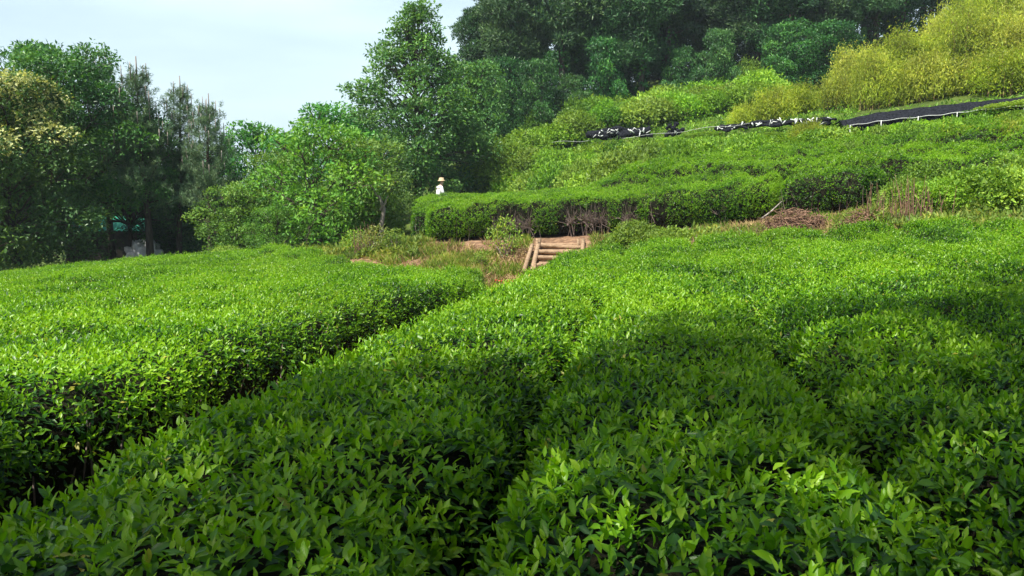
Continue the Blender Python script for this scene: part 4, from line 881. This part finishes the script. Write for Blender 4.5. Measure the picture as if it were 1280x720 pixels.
body.location = (xb, yb, zb); body.rotation_euler = (0, 0, R(25)); body.scale = (.9, .9, .9); tag(body, 'person in a white shirt and pale hat picking tea on the upper terrace', 'person')
skin_body('shirt', [(0, 0, .90, (.165, .135)), (.02, 0, 1.12, (.155, .125)), (.06, 0, 1.32, (.185, .135)), (.09, 0, 1.42, .095), (.07, -.19, 1.36, .075), (.13, -.245, 1.12, .06), (.30, -.18, 1.04, .05), (.07, .19, 1.36, .075), (.14, .245, 1.12, .06), (.31, .17, 1.06, .05)],
          [(0, 1), (1, 2), (2, 3), (3, 4), (4, 5), (5, 6), (3, 7), (7, 8), (8, 9)], M['shirt'], body)
skin_body('trousers', [(0, 0, .92, (.155, .125)), (0, -.1, .84, .112), (.03, -.11, .48, .078), (-.02, -.12, .12, .062), (0, .1, .84, .112), (.02, .11, .48, .078), (-.03, .12, .12, .062)], [(0, 1), (1, 2), (2, 3), (0, 4), (4, 5), (5, 6)], M['trousers'], body)
mb = MB(); prof = [(.165, 1.66), (.155, 1.668), (.115, 1.685), (.108, 1.74), (.085, 1.785), (.02, 1.795), (.001, 1.795)]; n = 20; th = np.arange(n) * 2 * math.pi / n
v = np.array([[(.14 + r * math.cos(a), r * math.sin(a), z) for a in th] for r, z in prof]).reshape(-1, 3); ii = np.arange(len(prof) - 1)[:, None] * n; jj = np.arange(n)[None]; j2 = (jj + 1) % n
mb.add(v, .5, quad=np.stack([ii + jj, ii + j2, ii + n + j2, ii + n + jj], -1).reshape(-1, 4)); o = mb.build('hat', M['hat'], body); so_ = o.modifiers.new('thickness', 'SOLIDIFY'); so_.thickness = .008

# --- tree standing beside the photographer, its crown shades the near rows
rng = np.random.default_rng(5)
stt = broad_tree('shade_tree', 12.5, 7.9, 6.8, 96, 330, 0.24, 'broad', t0=.5, trunk_r=.28, cr=(0.7, 1.6), spread=1.0)
stt.location = (1.2, -5.6, gz1(1.2, -5.6)); stt.rotation_euler[2] = 1.0
tag(stt, 'tall tree standing behind the photographer, its crown shading the nearest tea', 'tree')

open('/tmp/dbg','w').write(repr((xb, yb, zb, [round(gz1(-3, y), 2) for y in range(18, 40, 2)])))
# dark shrubs and saplings closing the gaps under the left trees
for i_, (px, Y, k, s_) in enumerate(((-20, 27, 2, 1.3), (22, 30, 0, 1.4), (98, 35, 0, 1.7), (214, 28.5, 2, 1.2), (245, 29, 0, 1.3), (135, 36, 2, 1.6), (285, 28, 0, 1.1), (190, 37, 0, 1.7))):
    o = copy_thing(un, (0, 0, 0)); place_tree(o, px, 330, Y, s=s_ * .5, sz=s_ * .42); o['label'] = 'dark leafy sapling in the shade beneath the left trees'; o['group'] = 'saplings in the shade beneath the left trees'; o['category'] = 'sapling'

# --- thin summer haze in the air round the whole place
hb = MB(); hb.box((0, 0, 20), (3800, 3800, 100)); hm = bpy.data.materials.new('haze'); hm.use_nodes = True; n_ = hm.node_tree; n_.nodes.clear()
o_ = n_.nodes.new('ShaderNodeOutputMaterial'); v_ = n_.nodes.new('ShaderNodeVolumePrincipled'); v_.inputs['Color'].default_value = (.72, .86, 1, 1); v_.inputs['Density'].default_value = 0.0005
n_.links.new(v_.outputs[0], o_.inputs['Volume']); tag(hb.build('haze', hm), 'thin bluish summer haze in the air', 'haze', kind='stuff')

scatter('straw_litter', 'straw', [[(596, 11.5), (640, 11.5), (664, 17.2), (606, 17.2)], [(640, 15.5), (720, 16), (730, 18), (640, 17.4)], [(740, 17), (1000, 15.2), (1000, 17.0), (745, 18.9)]], 22000, .12, .1, 'pale straw strewn over the path below the steps', 'straw', up=.2, t0=.75)

c_ = copy_thing(stt, (5.2, -2.9, gz1(5.2, -2.9)), 3.4, 1.0, 'second tall tree behind the photographer, to the right of the first', 'tall trees behind the photographer'); stt['group'] = 'tall trees behind the photographer'
for px, Y, k, s_, lab in ((1100, 24.6, 0, .5, 'bush overlapping the left part of the white pipe rail'), (1150, 23.9, 1, .7, 'bush overlapping the middle of the white pipe rail'), (1228, 22.9, 0, .66, 'bush overlapping the right part of the white pipe rail'), (1290, 22.2, 1, .6, 'bush at the right picture edge below the pipe rail')):
    o = copy_thing(sh[k], (0, 0, 0), 0, 1, lab, 'bushes overlapping the pipe rail'); x_ = (px - 640) / FOC * Y; zr_ = 1.6 + (240 - np.interp(px, [1062, 1300], [157, 131])) / FOC * Y
    place_tree(o, px, 150, Y, s=s_, sz=max(.4, (zr_ - gz1(x_, Y)) / 1.25))
